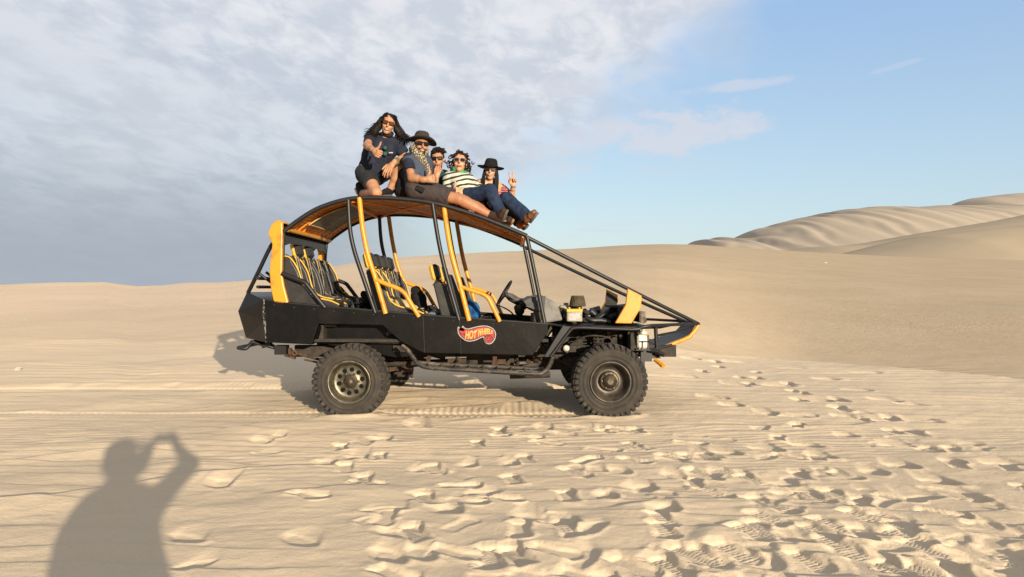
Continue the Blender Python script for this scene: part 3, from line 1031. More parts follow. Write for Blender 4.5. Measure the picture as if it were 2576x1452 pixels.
both('rear_hoop', lambda b: b.tube([P(714, 586, 7.84), P(712, 640, 7.86), P(712, 700, 7.86), P(720, 762, 7.86)], 0.018, 8, 3), M_tube)
# gusset boards under the roof's rear corners
def gus(b):
    o = [P(716, 590, 7.84), P(742, 600, 7.84), P(722, 626, 7.84)]
    b.prism(o[::-1], (0, 0.012, 0))
b = MB()
for yy in (0,):
    q0, q1 = P(713, 590, 7.86), P(718, 622, 7.86)
    b.prism([q0 + Vector((0, y_, z_)) for y_, z_ in ((0, -.01), (1.78, -.01), (1.78, -.14), (1.60, -.10), (1.30, -.085), (.89, -.075), (.48, -.08), (.18, -.09), (0, -.12))], (0.012, 0, 0.0))
b.build('rear_header_board', M_black, buggy)

# --- body
SIDE = [(663, 754), (729, 764), (1056.6, 792.8), (1378, 816), (1379, 836), (1340, 894), (1066, 888), (1009, 860), (962, 818), (800, 815), (784, 867), (669, 861.6)]
both('body_side', lambda b: b.prism([P(u, v, YN) for u, v in SIDE][::-1], (0, 0.03, 0)), M_black, bevel=0.006)
both('sill_rail', lambda b: b.tube([P(664, 753.5, YN + .012), P(729, 763, YN + .012), P(1057, 792, YN + .012), P(1378, 815.5, YN + .012)], 0.013, 8), M_tube)
def arch(b):
    o = [(800, 815), (962, 818), (1009, 860), (1066, 888)]
    oo = [P(u, v, YN + .03) for u, v in o]
    ii = [p + Vector((0, 0.30, 0)) for p in oo]
    for k in range(3):
        b.add([oo[k], oo[k + 1], ii[k + 1], ii[k]], [(0, 1, 2, 3)])
    # reveal at the rear of the arch, turned towards the wheel
    a0, a1 = P(800, 815, YN + .03), P(784, 867, YN + .03)
    c0, c1 = P(818, 828, YN + .17), P(812, 858, YN + .17)
    b.add([a0, c0, c1, a1], [(0, 1, 2, 3)])
    w = [P(800, 815, YN + .24), P(1010, 815, YN + .24), P(1075, 890, YN + .24), P(1000, 900, YN + .24), P(800, 862, YN + .24)]
    b.prism(w[::-1], (0, 0.01, 0))
both('wheel_arch', arch, M_black)
both('arch_ledge', lambda b: b.prism([P(813, 856, YN + .10), P(1010, 859, YN + .10), P(1010, 864, YN + .10), P(813, 861, YN + .10)][::-1], (0, 0.16, 0)), M_dark)
# tail: faceted corner panels and rear board
A_, B_ = P(663, 754, YN), P(669, 861.6, YN)
C_, D_, E_ = P(621.5, 735, 8.12), P(599, 783, 8.20), P(619, 850, 8.20)
def quarter(b):
    Fm = (A_ + B_) / 2
    b.add([A_, Fm, B_, C_, D_, E_], [(0, 1, 4, 3), (1, 2, 5, 4)])
both('rear_quarter', quarter, M_black)
b = MB()
for (p, q) in ((C_, D_), (D_, E_)):
    b.add([p, q, mir(q), mir(p)], [(0, 1, 2, 3)])
b.add([A_, C_, mir(C_), mir(A_)], [(0, 1, 2, 3)])
b.build('tail_panel', M_black, buggy)
# welded seams and bolt heads on the near side
for (u0, v0, u1, v1) in ((1156, 804, 1160, 890), (1064, 796, 1068, 886)):
    MB().tube([P(u0, v0, YN - .0005), P(u1, v1, YN - .0005)], 0.0035, 6).build('weld_seam', M_tube, buggy)
for k in range(14):
    u = 690 + k * 50
    vt = float(np.interp(u, [663, 729, 1057, 1378], [754, 764, 793, 816])) + 9
    MB().lathe(P(u, vt, YN), (0, -1, 0), [(0, .008), (.005, .007), (.006, 0)], 8).build('bolt', M_dark, buggy)
# white paint scraped along the corner seam
b = MB()
prev = None
rr_ = random.Random(3)
wl_, wr_ = 0.012, 0.010
for k in range(48):
    t = k / 47
    p = A_ + (B_ - A_) * t + Vector((0.002, -0.0035, 0))
    wl_ = min(.034, max(.002, wl_ + rr_.uniform(-.007, .007))); wr_ = min(.022, max(.002, wr_ + rr_.uniform(-.006, .006)))
    f_ = (1 - .62 * t) * (0.55 + 0.45 * sin(pi * min(1, .2 + t * 1.2)))
    l = p + Vector((-wl_ * f_ * 1.1, wl_ * f_ * 0.95, 0)); r = p + Vector((wr_ * f_, 0, 0))
    if prev: b.add([prev[0], l, r, prev[1]], [(0, 1, 2, 3)])
    prev = (l, r)
b.build('paint_scrape', mat('scraped_white_paint', (0.20, 0.195, 0.18), 0.8, spec=0.1, col2=(0.012, 0.011, 0.010), scale=46, lo=0.44, hi=0.58), buggy)
# floor, frame and inner walls
b = MB()
x0, x1 = P(690, 0, YN).x, P(1380, 0, YN).x
b.box(((x0 + x1) / 2, YC, 0.80), (x1 - x0, 1.80, 0.03))
b.box((x0 + .25, YC, 0.95), (0.5, 1.7, 0.30))
b.build('floor_pan', M_dark, buggy)
both('frame_rail', lambda b: (b.box((-0.30, 8.28, 0.655), (4.3, 0.09, 0.13)), b.box((-0.3, 8.02, 0.70), (2.0, 0.05, 0.07))), M_dark)
b = MB()
for xx in (-2.2, -1.0, -0.1, 0.65, 1.5):
    MB().box((xx, YC, 0.66), (0.10, 1.0, 0.09)).build('cross_member', M_dark, buggy)
b = MB()
b.box((-0.25, 8.55, 0.52), (0.55, 0.32, 0.24), bev=.04)
b.box((0.55, 8.75, 0.55), (0.6, 0.36, 0.30), bev=.06)
MB().tube([(-1.65, 8.75, .45), (-0.5, 8.70, .50), (0.3, 8.7, .53)], 0.035, 8).build('drive_shaft', M_dark, buggy)
MB().tube([(0.3, 8.5, .47), (-0.2, 8.42, .42), (-0.62, 8.40, .44)], 0.032, 8).build('exhaust_pipe', M_dark, buggy)
b.build('gearbox', M_dark, buggy)
MB().tube([(0.42, 8.12, 0.405), (-0.02, 8.05, 0.40)], 0.036, 14).build('exhaust_pipe', M_dark, buggy)
# dirty brackets between body and step
b = MB()
for (u, v, w, h, rt) in ((1078, 905, 9, 20, .25), (1150, 908, 46, 10, 0), (1245, 905, 10, 22, 0), (1262, 910, 20, 12, 0), (1300, 912, 14, 10, .5), (1330, 911, 14, 10, .5), (1352, 902, 22, 9, .2)):
    p = P(u, v, 8.02); MB().box(p, (w / 229, 0.05, h / 229), Matrix.Rotation(rt, 3, 'Y')).build('step_bracket', M_rust, buggy)

# --- side step: two worn pipes
def step(b):
    z0 = 0.0
    b.tube([P(1012, 871, 7.74), P(1026, 882, 7.70), P(1040, 902, 7.64), P(1056, 918, 7.60), P(1090, 926, 7.59), P(1220, 934, 7.59), P(1345, 940.5, 7.59), P(1366, 937, 7.60),
            P(1380, 924, 7.64), P(1390, 902, 7.76)], 0.024, 10, 4)
    b.tube([P(1052, 912, 7.80), P(1100, 917, 7.80), P(1220, 922, 7.80), P(1368, 929, 7.80)], 0.022, 10, 3)
    for k in range(9):
        t = k / 8
        b.tube([P(1075 + 280 * t, 924 + 14 * t, 7.60), P(1075 + 280 * t, 915 + 12 * t, 7.80)], 0.010, 6)
    b.tube([P(1150, 921, 7.80), P(1150, 890, 8.2)], 0.018, 8)
    b.tube([P(1300, 926, 7.80), P(1300, 895, 8.2)], 0.018, 8)
both('side_step', step, M_worn)

# --- front end
TIP = Vector((2.147, 8.42, 0.9525))
both('bonnet_tube', lambda b: b.tube([P(1326, 597, YR), P(1581, 727.5, 8.09), TIP], 0.0215, 10, 4), M_tube)
FX = [P(1378, 812, YN), P(1640, 818, YN)]
b = MB()
def fend(b):
    zt = P(1432, 822, 7.76).z
    xa, xb = P(1432, 0, 7.76).x, P(1640, 0, 7.76).x
    b.add([(P(1378, 0, 7.8).x, 7.80, zt + .03), (xa, 7.76, zt), (xa, 8.34, zt + .012), (P(1378, 0, 7.8).x, 8.34, zt + .03)], [(0, 1, 2, 3)])
    b.add([(xa, 7.76, zt), (xb, 7.80, zt - .004), (xb - .05, 8.34, zt + .012), (xa, 8.34, zt + .012)], [(0, 1, 2, 3)])
for o in both('front_fender', fend, M_black):
    md = o.modifiers.new('thickness', 'SOLIDIFY'); md.thickness = 0.012
def flare(b):
    t0, t1 = P(1434, 823, 7.75), P(1386, 896, 7.75)
    i0, i1 = t0 + Vector((-.10, .42, .0)), t1 + Vector((-.04, .42, 0))
    b.prism([t0, t1, i1, i0], (0.012, 0, 0.008))
flares = both('fender_flare', flare, M_diamond)
def lip(b):
    t0, t1 = P(1436, 822, 7.745), P(1385, 899, 7.745)
    d = (t1 - t0).normalized(); nrm = Vector((d.z, 0, -d.x))
    b.prism([t0, t1, t1 + Vector((-.075, 0.0, -.0)), t0 + Vector((-.085, 0.0, 0.012))], (0, .02, 0))
both('flare_lip', lip, M_tube, bevel=0.006)
# raised tread bars of the diamond plate
t0, t1 = P(1428, 824, 7.75), P(1386, 893, 7.75)
b = MB()
for i in range(12):
    for k in range(7):
        p = t0 + (t1 - t0) * ((i + .5) / 12) + Vector((-.08 * (k + .5) / 7, .40 * (k + .6) / 7, 0)) + Vector((-.006, 0, .005))
        a = 0.7 if (i + k) % 2 else -0.7
        d = (t1 - t0).normalized() * cos(a) + Vector((-.15, .98, 0)) * sin(a)
        b.tube([p - d * .017, p + d * .017], [0.003, 0.003], 4)
o = b.build('plate_bars', M_diamond, flares[0])
o['kind'] = 'stuff'
both('fender_tube', lambda b: b.tube([P(1385, 898, 7.74), P(1434, 832, 7.74), P(1446, 826, 7.74), P(1466, 824.5, 7.74), P(1590, 829, 7.75), P(1612, 825, 7.76), P(1640, 819, 7.80), TIP], 0.018, 10, 2), M_tube)
MB().tube([TIP, mir(TIP)], 0.022, 10).build('nose_bar', M_tube, buggy)
def skid(b):
    b.tube([TIP + Vector((0, 0, -.012)), P(1735, 847, 8.40), P(1700, 862, 8.35), P(1660, 878, 8.30)], [0.022, 0.024, 0.024, 0.022], 10, 2)
both('nose_skid_tube', skid, M_orange)
n1, n2 = P(1733, 845, 8.42), P(1661, 873, 8.32)
b = MB()
b.add([TIP + Vector((-.03, .03, -.02)), n1, n2, mir(n2), mir(n1), mir(TIP) + Vector((-.03, -.03, -.02))], [(0, 1, 4, 5), (1, 2, 3, 4)])
o = b.build('skid_plate', M_tube, buggy)
md = o.modifiers.new('thickness', 'SOLIDIFY'); md.thickness = 0.008
both('nose_post', lambda b: b.tube([P(1649, 822, 7.95), P(1652, 876, 7.97)], 0.021, 8), M_tube)
both('nose_brace', lambda b: b.tube([P(1649, 845, 7.98), P(1700, 835, 8.3), TIP + Vector((-.05, .03, -.02))], 0.014, 8), M_tube)
both('front_fin', lambda b: b.prism([P(u, v, 7.86) for u, v in ((1579, 726), (1615, 744.5), (1613, 774), (1589, 814.5), (1547, 813.5), (1574, 766.5))][::-1], (0, 0.045, 0)), [M_orange], bevel=0.01)
# the inner faces of the fins are black
for yy in (7.906, 2 * YC - 7.906):
    o = [P(u, v, 7.86) for u, v in ((1580, 729), (1613, 745.5), (1611, 773), (1588, 812.5), (1550, 812), (1576, 767))]
    MB().prism([Vector((p.x, yy, p.z)) for p in o], (0, .004 if yy < 8.5 else -.004, 0)).build('fin_backing', M_black, buggy)
b = MB()
b.tube([P(1632, 881, 7.95), P(1652, 884, 7.93), P(1672, 894, 7.90)], 0.024, 10)
pm = P(1640, 882, 7.98)
b.tube([pm, mir(pm)], 0.024, 10)
b.tube([P(1655, 890, 8.0), mir(P(1655, 890, 8.0))], 0.034, 10)
b.box(P(1625, 893, 8.0), (0.12, 0.06, 0.14)); b.box(P(1615, 915, 8.0), (0.05, 0.08, 0.10))
b.box(P(1645, 897, 8.05), (0.13, 0.10, 0.035))
b.tube([P(1600, 890, 8.02), P(1690, 868, 8.2)], 0.016, 8)
b.build('front_bumper', M_tube, buggy)
MB().tube([P(1648, 905, 7.97), P(1658, 913, 7.93), P(1669, 922, 7.88)], [0.022, 0.022, 0.026], 12).build('tow_pin', M_orange, buggy)

# engine bay
b = MB()
o_ = [(1368, 746), (1391, 757), (1407, 777), (1416, 806), (1372, 813), (1366, 786)]
b.prism([P(u, v, 8.0) for u, v in o_][::-1], (0, 1.30, 0))
b.build('firewall_cover', M_grey, buggy, bevel=0.02)
b = MB()
b.prism([P(u, v, 7.95) for u, v in ((1316, 758), (1334, 748), (1368, 744), (1368, 790), (1340, 780), (1326, 772))][::-1], (0, 1.45, 0))
dash = b.build('dashboard', M_dash, buggy, bevel=0.008)
MB().prism([P(u, v, 8.03) for u, v in ((1372, 744), (1366, 786), (1322, 770))], (0, -.10, 0)).build('dash_end', M_dash, dash)
b = MB()
b.box(P(1348, 805, 8.5), (0.10, 0.8, 0.14)); b.box(P(1352, 800, 8.0), (0.09, 0.10, 0.20), bev=.01)
b.box(P(1343, 806, 8.0), (0.03, 0.06, 0.14), bev=.006)
b.build('pedal_box', M_dark, buggy)
bx = P(1444, 795, 8.0)
bat = MB().box(bx, (0.165, 0.17, 0.115), bev=.006).build('battery', M_cream, buggy)
bb = MB(); bb.box(bx + Vector((0, 0, .062)), (0.172, 0.177, 0.03), bev=.005)
for s_ in (-.055, .055): bb.lathe(bx + Vector((s_, -.04, .075)), (0, 0, 1), [(0, 0), (0, .012), (.02, .010), (.02, 0)], 10)
bb.build('battery_lid', M_pipe, bat)
MB().add([bx + Vector(q) for q in ((-.06, -.088, -.045), (.06, -.088, -.045), (.06, -.088, .03), (-.06, -.088, .03))], [(0, 1, 2, 3)]).build('battery_label', M_dwhite, bat)
fc = P(1453, 771, 8.45)
b = MB()
prof = []
b.lathe(fc, (0, 0, 1), [(0, 0), (0, .092), (.012, .095), (.11, .072), (.115, .074), (.125, .070), (.125, 0)], 28)
flt = b.build('air_filter', M_olive, buggy)
b = MB()
for k in range(28):
    a = 2 * pi * k / 28
    b.tube([fc + Vector((cos(a) * .094, sin(a) * .094, .012)), fc + Vector((cos(a) * .073, sin(a) * .073, .11))], 0.004, 4)
b.build('filter_pleats', M_olive, flt)
MB().lathe(fc + Vector((0, 0, -.06)), (0, 0, 1), [(0, .05), (.055, .05), (.06, .06)], 18).build('filter_neck', M_hub, flt)
b = MB()
b.box(P(1424, 776, 8.6), (0.17, 0.20, 0.07), bev=.02)
b.lathe(P(1424, 770, 8.6), (0, 0, 1), [(0, .03), (.035, .03), (.04, .0)], 14)
b.build('coolant_tank', M_cream, buggy)
b = MB()
rg = random.Random(8)
for k in range(26):
    u = rg.uniform(1410, 1545); v = rg.uniform(784, 812); y = rg.uniform(8.15, 9.2)
    b.box(P(u, v, y), (rg.uniform(.04, .14), rg.uniform(.05, .16), rg.uniform(.03, .08)), Euler((rg.uniform(-.4, .4), rg.uniform(-.5, .5), rg.uniform(-.6, .6))).to_matrix(), bev=.008)
b.box(P(1465, 815, 8.7), (0.72, 0.62, 0.16), bev=.03)
b.box(P(1410, 789, 8.5), (0.10, 0.3, 0.14), bev=.02)
b.build('engine_block', M_dark, buggy)
b = MB()
b.tube([P(1500, 803, 8.25), P(1525, 788, 8.25), P(1548, 776, 8.3), P(1575, 772, 8.35)], 0.036, 12, 4)
b.tube([P(1474, 800, 8.1), P(1490, 806, 8.08), P(1512, 806, 8.1), P(1535, 812, 8.1)], 0.030, 10, 4)
b.tube([P(1486, 783, 8.35), P(1497, 792, 8.35), P(1505, 806, 8.35)], [0.045, 0.035, 0.03], 12, 3)
b.tube([P(1424, 782, 8.3), P(1440, 790, 8.15), P(1466, 784, 8.15), P(1480, 798, 8.1)], 0.008, 6, 4)
b.tube([P(1418, 790, 8.2), P(1424, 802, 8.1), P(1470, 808, 8.05)], 0.009, 6, 4)
b.build('radiator_hose', M_tube, buggy)
b = MB()
b.box(P(1603, 796, 8.2), (0.03, 0.68, 0.12))
rad_o = b.build('radiator', M_hub, buggy)
for k in range(9):
    MB().box(P(1603, 783 + k * 3.0, 8.2), (0.07, 0.7, 0.006)).build('radiator_fin', M_hub, rad_o)
b = MB(); b.box(P(1565, 790, 8.35), (0.16, 0.6, 0.20), bev=.01); b.box(P(1552, 770, 8.4), (0.22, .5, .025)); b.build('radiator_shroud', M_dark, buggy)
pw = P(1615, 805, 8.05)
b = MB(); b.lathe(P(1618, 806, 8.0), (0.5, -1, 0.2), [(-.02, 0), (-.02, .03), (.0, .036), (.02, .034), (.025, 0)], 16); b.build('horn', M_dark, buggy)
wb = P(1615.5, 855, 7.90)
bt = MB(); bt.box(wb + Vector((0, 0, -.02)), (0.118, 0.12, 0.155), bev=.018); bt.box(wb + Vector((0.015, 0, .075)), (0.075, .09, .05), bev=.018)
bt.lathe(wb + Vector((.015, 0, .098)), (0, 0, 1), [(0, .018), (.022, .018), (.024, 0)], 12)
wbo = bt.build('washer_bottle', M_white, buggy)
bs = MB(); bs.box(wb + Vector((.012, -.062, -.015)), (0.10, 0.012, 0.016)); bs.box(wb + Vector((-.008, -.062, -.05)), (0.014, 0.012, 0.085)); bs.box(wb + Vector((0.055, -.062, -.02)), (0.012, 0.012, 0.15)); bs.box(wb + Vector((0, 0, -.105)), (0.15, .13, .012))
bs.build('bottle_strap', M_tube, wbo)
MB().lathe(P(1424, 876, 7.98), (0, -1, 0), [(0, 0), (0, .028), (.03, .036), (.05, .03), (.055, 0)], 18).build('marker_lamp', M_white, buggy)
# inner fender, springs, axles
both('inner_fender', lambda b: (b.box((0.98, 8.30, 0.82), (0.95, 0.02, 0.26)), b.box((1.30, 8.20, 0.80), (0.03, 0.2, 0.24))), M_dark)
def coil(b):
    c = P(1503, 853, 8.12)
    b.tube([c + Vector((cos(a) * .055, sin(a) * .055, -.10 + a * .0058)) for a in np.linspace(0, 2 * pi * 5.5, 90)], 0.009, 6)
    b.tube([c + Vector((0, 0, -.16)), c + Vector((0, 0, .12))], 0.022, 8)
    for (u, v, w, h) in ((1460, 850, .10, .03), (1480, 838, .16, .03), (1530, 842, .05, .05), (1545, 862, .06, .12), (1560, 845, .04, .03), (1445, 865, .10, .04)):
        b.box(P(u, v, 8.16), (w, .06, h), bev=.008)
    b.tube([P(1440, 862, 8.1), P(1480, 845, 8.05), P(1532, 850, 8.05), P(1540, 866, 8.05)], 0.010, 6, 4)
both('front_suspension', coil, M_dark)
def leaf(b):
    for k in range(4):
        s = 1 - .17 * k
        b.tube([Vector((-1.705 - .62 * s, 8.18, .565 - .022 * k)), Vector((-1.705, 8.18, .455 - .022 * k)), Vector((-1.705 + .70 * s, 8.18, .50 - .022 * k))], 0.012, 6, 6, flat=1.0)
    b.box((-1.705, 8.18, .42), (0.14, 0.09, 0.09))
    b.tube([(-1.12, 8.16, .47), (-1.12, 8.16, .36)], .016, 8)
    b.box((-1.16, 8.14, .45), (.12, .09, .03)); b.box((-0.93, 8.14, .50), (.16, .06, .07), Matrix.Rotation(.25, 3, 'Y'))
    b.tube([(-2.45, 8.10, .66), (-2.1, 8.12, .56), (-1.9, 8.15, .52)], .018, 6)
both('leaf_spring', leaf, M_rust)
for xw, nm in ((-1.705, 'rear_axle'), (1.032, 'front_axle')):
    b = MB(); b.tube([(xw, 7.98, .388), (xw, 9.52, .388)], 0.045, 12)
    b.ball((xw, 8.75 if xw < 0 else 9.05, .388), (0.16, 0.15, 0.16), n=16)
    b.build(nm, M_dark, buggy)
both('shock_absorber', lambda b: (b.tube([(1.18, 8.14, .40), (1.24, 8.26, .86)], .026, 10), b.tube([(.82, 8.2, .42), (.45, 8.3, .60)], .022, 8), b.box((.72, 8.18, .56), (.3, .12, .10), bev=.03)), M_dark)
# rear bumper hook and hitch
b = MB()
b.tube([P(600, 875, 8.05), P(618, 877, 8.05), P(628, 868, 8.08), P(640, 860, 8.12), P(690, 872, 8.2)], 0.022, 10, 3)
pm = P(600, 875, 8.05); b.tube([pm, mir(pm)], .022, 10)
b.tube([P(640, 862, 8.1), P(700, 878, 8.12), P(740, 885, 8.2)], .018, 8)
b.box(P(709, 880, 8.1), (0.13, 0.12, 0.10)); b.box(P(672, 868, 8.1), (.10, .08, .04), Matrix.Rotation(-.35, 3, 'Y'))
b.build('rear_bumper', M_tube, buggy)
b = MB()
b.lathe(P(742, 888, 8.05), (0, -1, 0), [(0, .012), (0, .035), (.03, .035), (.03, .012), (0, .012)], 14)
b.box(P(730, 897, 8.05), (.12, .05, .025), Matrix.Rotation(.3, 3, 'Y')); b.box(P(730, 886, 8.05), (.03, .05, .09))
b.build('tow_hook', M_rust, buggy)

# --- steering
sw_c = P(1268, 738, 9.1)
ax_s = Vector((56, 6, -33)).normalized()
st = MB().tube([sw_c + (Vector((33, 0, 56)).normalized() * cos(a) + Vector((-.10, 1, 0)).normalized() * sin(a)) * .175 for a in np.linspace(0, 2 * pi, 40)[:-1]], 0.013, 8, closed=True).build('steering_wheel', M_tube, buggy)
b = MB()
for a in (pi, pi / 2, -pi / 2):
    b.tube([sw_c + (Vector((33, 0, 56)).normalized() * cos(a) + Vector((0, 1, 0)) * sin(a)) * .172, sw_c + ax_s * .03], .010, 6)
b.ball(sw_c + ax_s * .03, .035)
b.build('wheel_spoke', M_tube, st)
b = MB()
b.tube([sw_c + ax_s * .03, sw_c + ax_s * .10, sw_c + ax_s * .20, P(1322, 762, 9.1), P(1345, 775, 9.1)], [0.03, 0.052, 0.05, 0.055, 0.05], 12)
b.tube([P(1290, 752, 9.05), P(1272, 742, 8.95)], .010, 6)
b.build('steering_column', M_dash, buggy)
b = MB(); b.ball(P(1307, 782, 8.7), (.06, .07, .06)); b.ball(P(1300, 775, 8.72), (.035, .05, .04)); b.ball(P(1316, 770, 8.75), (.05, .05, .05)); b.tube([P(1307, 785, 8.7), P(1322, 806, 8.7)], .012, 6)
b.build('pedal_cluster', M_dark, buggy)
b = MB(); b.tube([P(1253, 768, 8.6), P(1275, 778, 8.6), P(1290, 790, 8.6), P(1302, 812, 8.6)], .0085, 8, 4); b.ball(P(1253, 767, 8.6), .022)
b.build('gear_lever', M_tube, buggy)

# --- seats
def make_seat(xb, y, zc, hb, headrest, belt, piped=()):
    """xb: foot of the backrest, zc: cushion height, hb: backrest height"""
    lean = 0.24
    base = MB().box((xb + .21, y, zc - .17), (0.40, 0.36, 0.20), bev=.02).build('seat', M_vinyl, buggy)
    c = MB()
    for (dx_, w, t, h) in ((0, 0.30, .40, .10),):
        c.box((xb + .21, y, zc - .035), (t, w, h), Matrix.Rotation(-.06, 3, 'Y'), bev=.03)
    for s_ in (-1, 1):
        o = [Vector((xb + .02, y + s_ * .15, zc + .09)), Vector((xb + .14, y + s_ * .15, zc + .05)), Vector((xb + .32, y + s_ * .15, zc + .01)), Vector((xb + .43, y + s_ * .15, zc - .03)), Vector((xb + .43, y + s_ * .15, zc - .12)), Vector((xb, y + s_ * .15, zc - .12))]
        c.prism(o, (0, s_ * .045, 0))
    cu = c.build('cushion', M_vinyl, base, bevel=0.014)
    st_ = MB()
    st_.box((xb + .24, y, zc + .016), (.34, .05, .006), Matrix.Rotation(-.06, 3, 'Y'))
    st_.build('cushion_stripe', M_stripe, base)
    R = Matrix.Rotation(-lean, 3, 'Y')
    o0 = Vector((xb, y, zc))
    k = MB()
    k.box(o0 + R @ Vector((-.045, 0, hb / 2)), (.10, .29, hb), R, bev=.035)
    for s_ in (-1, 1):
        prof = [(-.09, -.03), (.055, -.02), (.075, .12), (.065, hb * .6), (.02, hb * .88), (-.03, hb * .97), (-.09, hb * .95)]
        k.prism([o0 + R @ Vector((px_, s_ * .135, pz_)) for px_, pz_ in prof], R @ Vector((0, s_ * .055, 0)))
    bk = k.build('backrest', M_vinyl, base, bevel=0.014)
    # piping along the bolsters and the pale stripes
    for s_ in piped:
        p_ = MB()
        path = [(.430, -.03, None), (.33, .015, None), (.15, .055, None)]
        pts = [Vector((xb + a, y + s_ * .172, zc + b_)) for a, b_, _ in path]
        pts += [o0 + R @ Vector((q[0] + .004, s_ * .172, q[1])) for q in ((.080, .12), (.070, hb * .6), (.025, hb * .88), (-.03, hb * .975), (-.09, hb * .955))]
        p_.tube(pts, 0.0085, 6, 3)
        p_.build('seat_piping', M_pipe, base)
    for s_ in (-1, 1):
        MB().box(o0 + R @ Vector((.006, s_ * .085, hb * .52)), (.010, .034, hb * .86), R).build('backrest_stripe', M_stripe, base)
    if headrest:
        hc = o0 + R @ Vector((-.045, 0, hb + .095))
        MB().box(hc, (.085, .185, .175), R, bev=.028).build('headrest', M_vinyl, base)
        MB().box(hc + R @ Vector((-.030, -.004, 0)), (.065, .192, .178), R, bev=.026).build('headrest_back', M_pipe, base)
        MB().tube([hc + R @ Vector((0, -.05, -.07)), o0 + R @ Vector((-.045, -.05, hb - .06))], .007, 6).tube([hc + R @ Vector((0, .05, -.07)), o0 + R @ Vector((-.045, .05, hb - .06))], .007, 6).build('headrest_post', M_tube, base)
    if belt:
        for sg in belt:
            bl = MB()
            a0 = o0 + R @ Vector((.02, sg * .10, hb * .96)); a1 = o0 + R @ Vector((.035, sg * .03, hb * .5)); a2 = o0 + R @ Vector((.06, -sg * .07, .06)); a3 = Vector((xb + .26, y - sg * .10, zc + .03))
            pts, _ = catmull([a0, a1, a2, a3], [0] * 4, 6)
            for p, q in zip(pts[:-1], pts[1:]):
                w = Vector((0, .031, 0)); n_ = Vector((.006, 0, .004))
                bl.add([p - w + n_, p + w + n_, q + w + n_, q - w + n_], [(0, 1, 2, 3)], 0, True)
            o = bl.build('seat_belt', M_belt, base)
            md = o.modifiers.new('t', 'SOLIDIFY'); md.thickness = .004
    return base


for y, hr, bt_ in ((8.08, False, (1,)), (8.52, True, (1,)), (8.96, True, (1,)), (9.40, False, (-1,))):
    make_seat(-2.30, y, 1.215, .53, hr, bt_, {8.08: (-1, 1), 9.40: (1,)}.get(y, ()))
for y, bt_ in ((8.10, (1,)), (8.52, (1,)), (8.95, (1,)), (9.38, (1,))):
    make_seat(-1.385, y, 1.115, .49, True, bt_, {8.10: (-1, 1), 9.38: (1,)}.get(y, ()))
for y, bt_ in ((8.12, (1,)), (9.15, (1,))):
    make_seat(-0.66, y, 0.985, .49, True, bt_, (1,))
# side boards beside the seats
both('side_board', lambda b: b.prism([P(u, v, 7.86) for u, v in ((714, 700), (735, 706), (762, 720), (812, 775), (724, 767))][::-1], (0, .02, 0)), M_vinyl, bevel=.006)
both('side_board', lambda b: b.prism([P(u, v, 7.88) for u, v in ((952, 712), (962, 730), (985, 765), (1040, 795), (972, 792))][::-1], (0, .02, 0)), M_vinyl, bevel=.006)
both('side_board', lambda b: b.prism([P(u, v, 7.88) for u, v in ((1128, 690), (1138, 692), (1182, 806), (1152, 806))][::-1], (0, .02, 0)), M_vinyl, bevel=.006)
for (u, v, y, rr) in ((928, 697, 8.0, .020), (1106, 729, 8.0, .020)):
    p = P(u, v, y); q = mir(p)
    MB().tube([p, q], rr, 8).build('seat_bar', M_orange, buggy)

# --- wheels
def text_pts(s, size=1.0, extrude=0.0, offset=0.0):
    cu = bpy.data.curves.new('lettering', 'FONT')
    cu.body = s; cu.size = size; cu.extrude = extrude; cu.offset = offset; cu.resolution_u = 3
    cu.align_x = 'CENTER'
    ob = bpy.data.objects.new('lettering', cu)
    C.objects.link(ob)
    dg = bpy.context.evaluated_depsgraph_get()
    me = bpy.data.meshes.new_from_object(ob.evaluated_get(dg))
    vs = [v.co.copy() for v in me.vertices]; fs = [tuple(p.vertices) for p in me.polygons]
    bpy.data.objects.remove(ob); bpy.data.meshes.remove(me); bpy.data.curves.remove(cu)
    return vs, fs


TR, TW, FLAT = 0.400, 0.155, -0.378      # tyre radius, half width, where the sand presses the tread flat


def squash(p):
    x, y, z = p
    if z < FLAT + .05:
        k = (FLAT + .05 - z)
        if z < FLAT: z = FLAT + 0.002 * (z - FLAT)
        y = y * (1 + 0.9 * max(0, k))
        x = x * (1 + 0.10 * max(0, k) / .05)
    return (x, y, z)


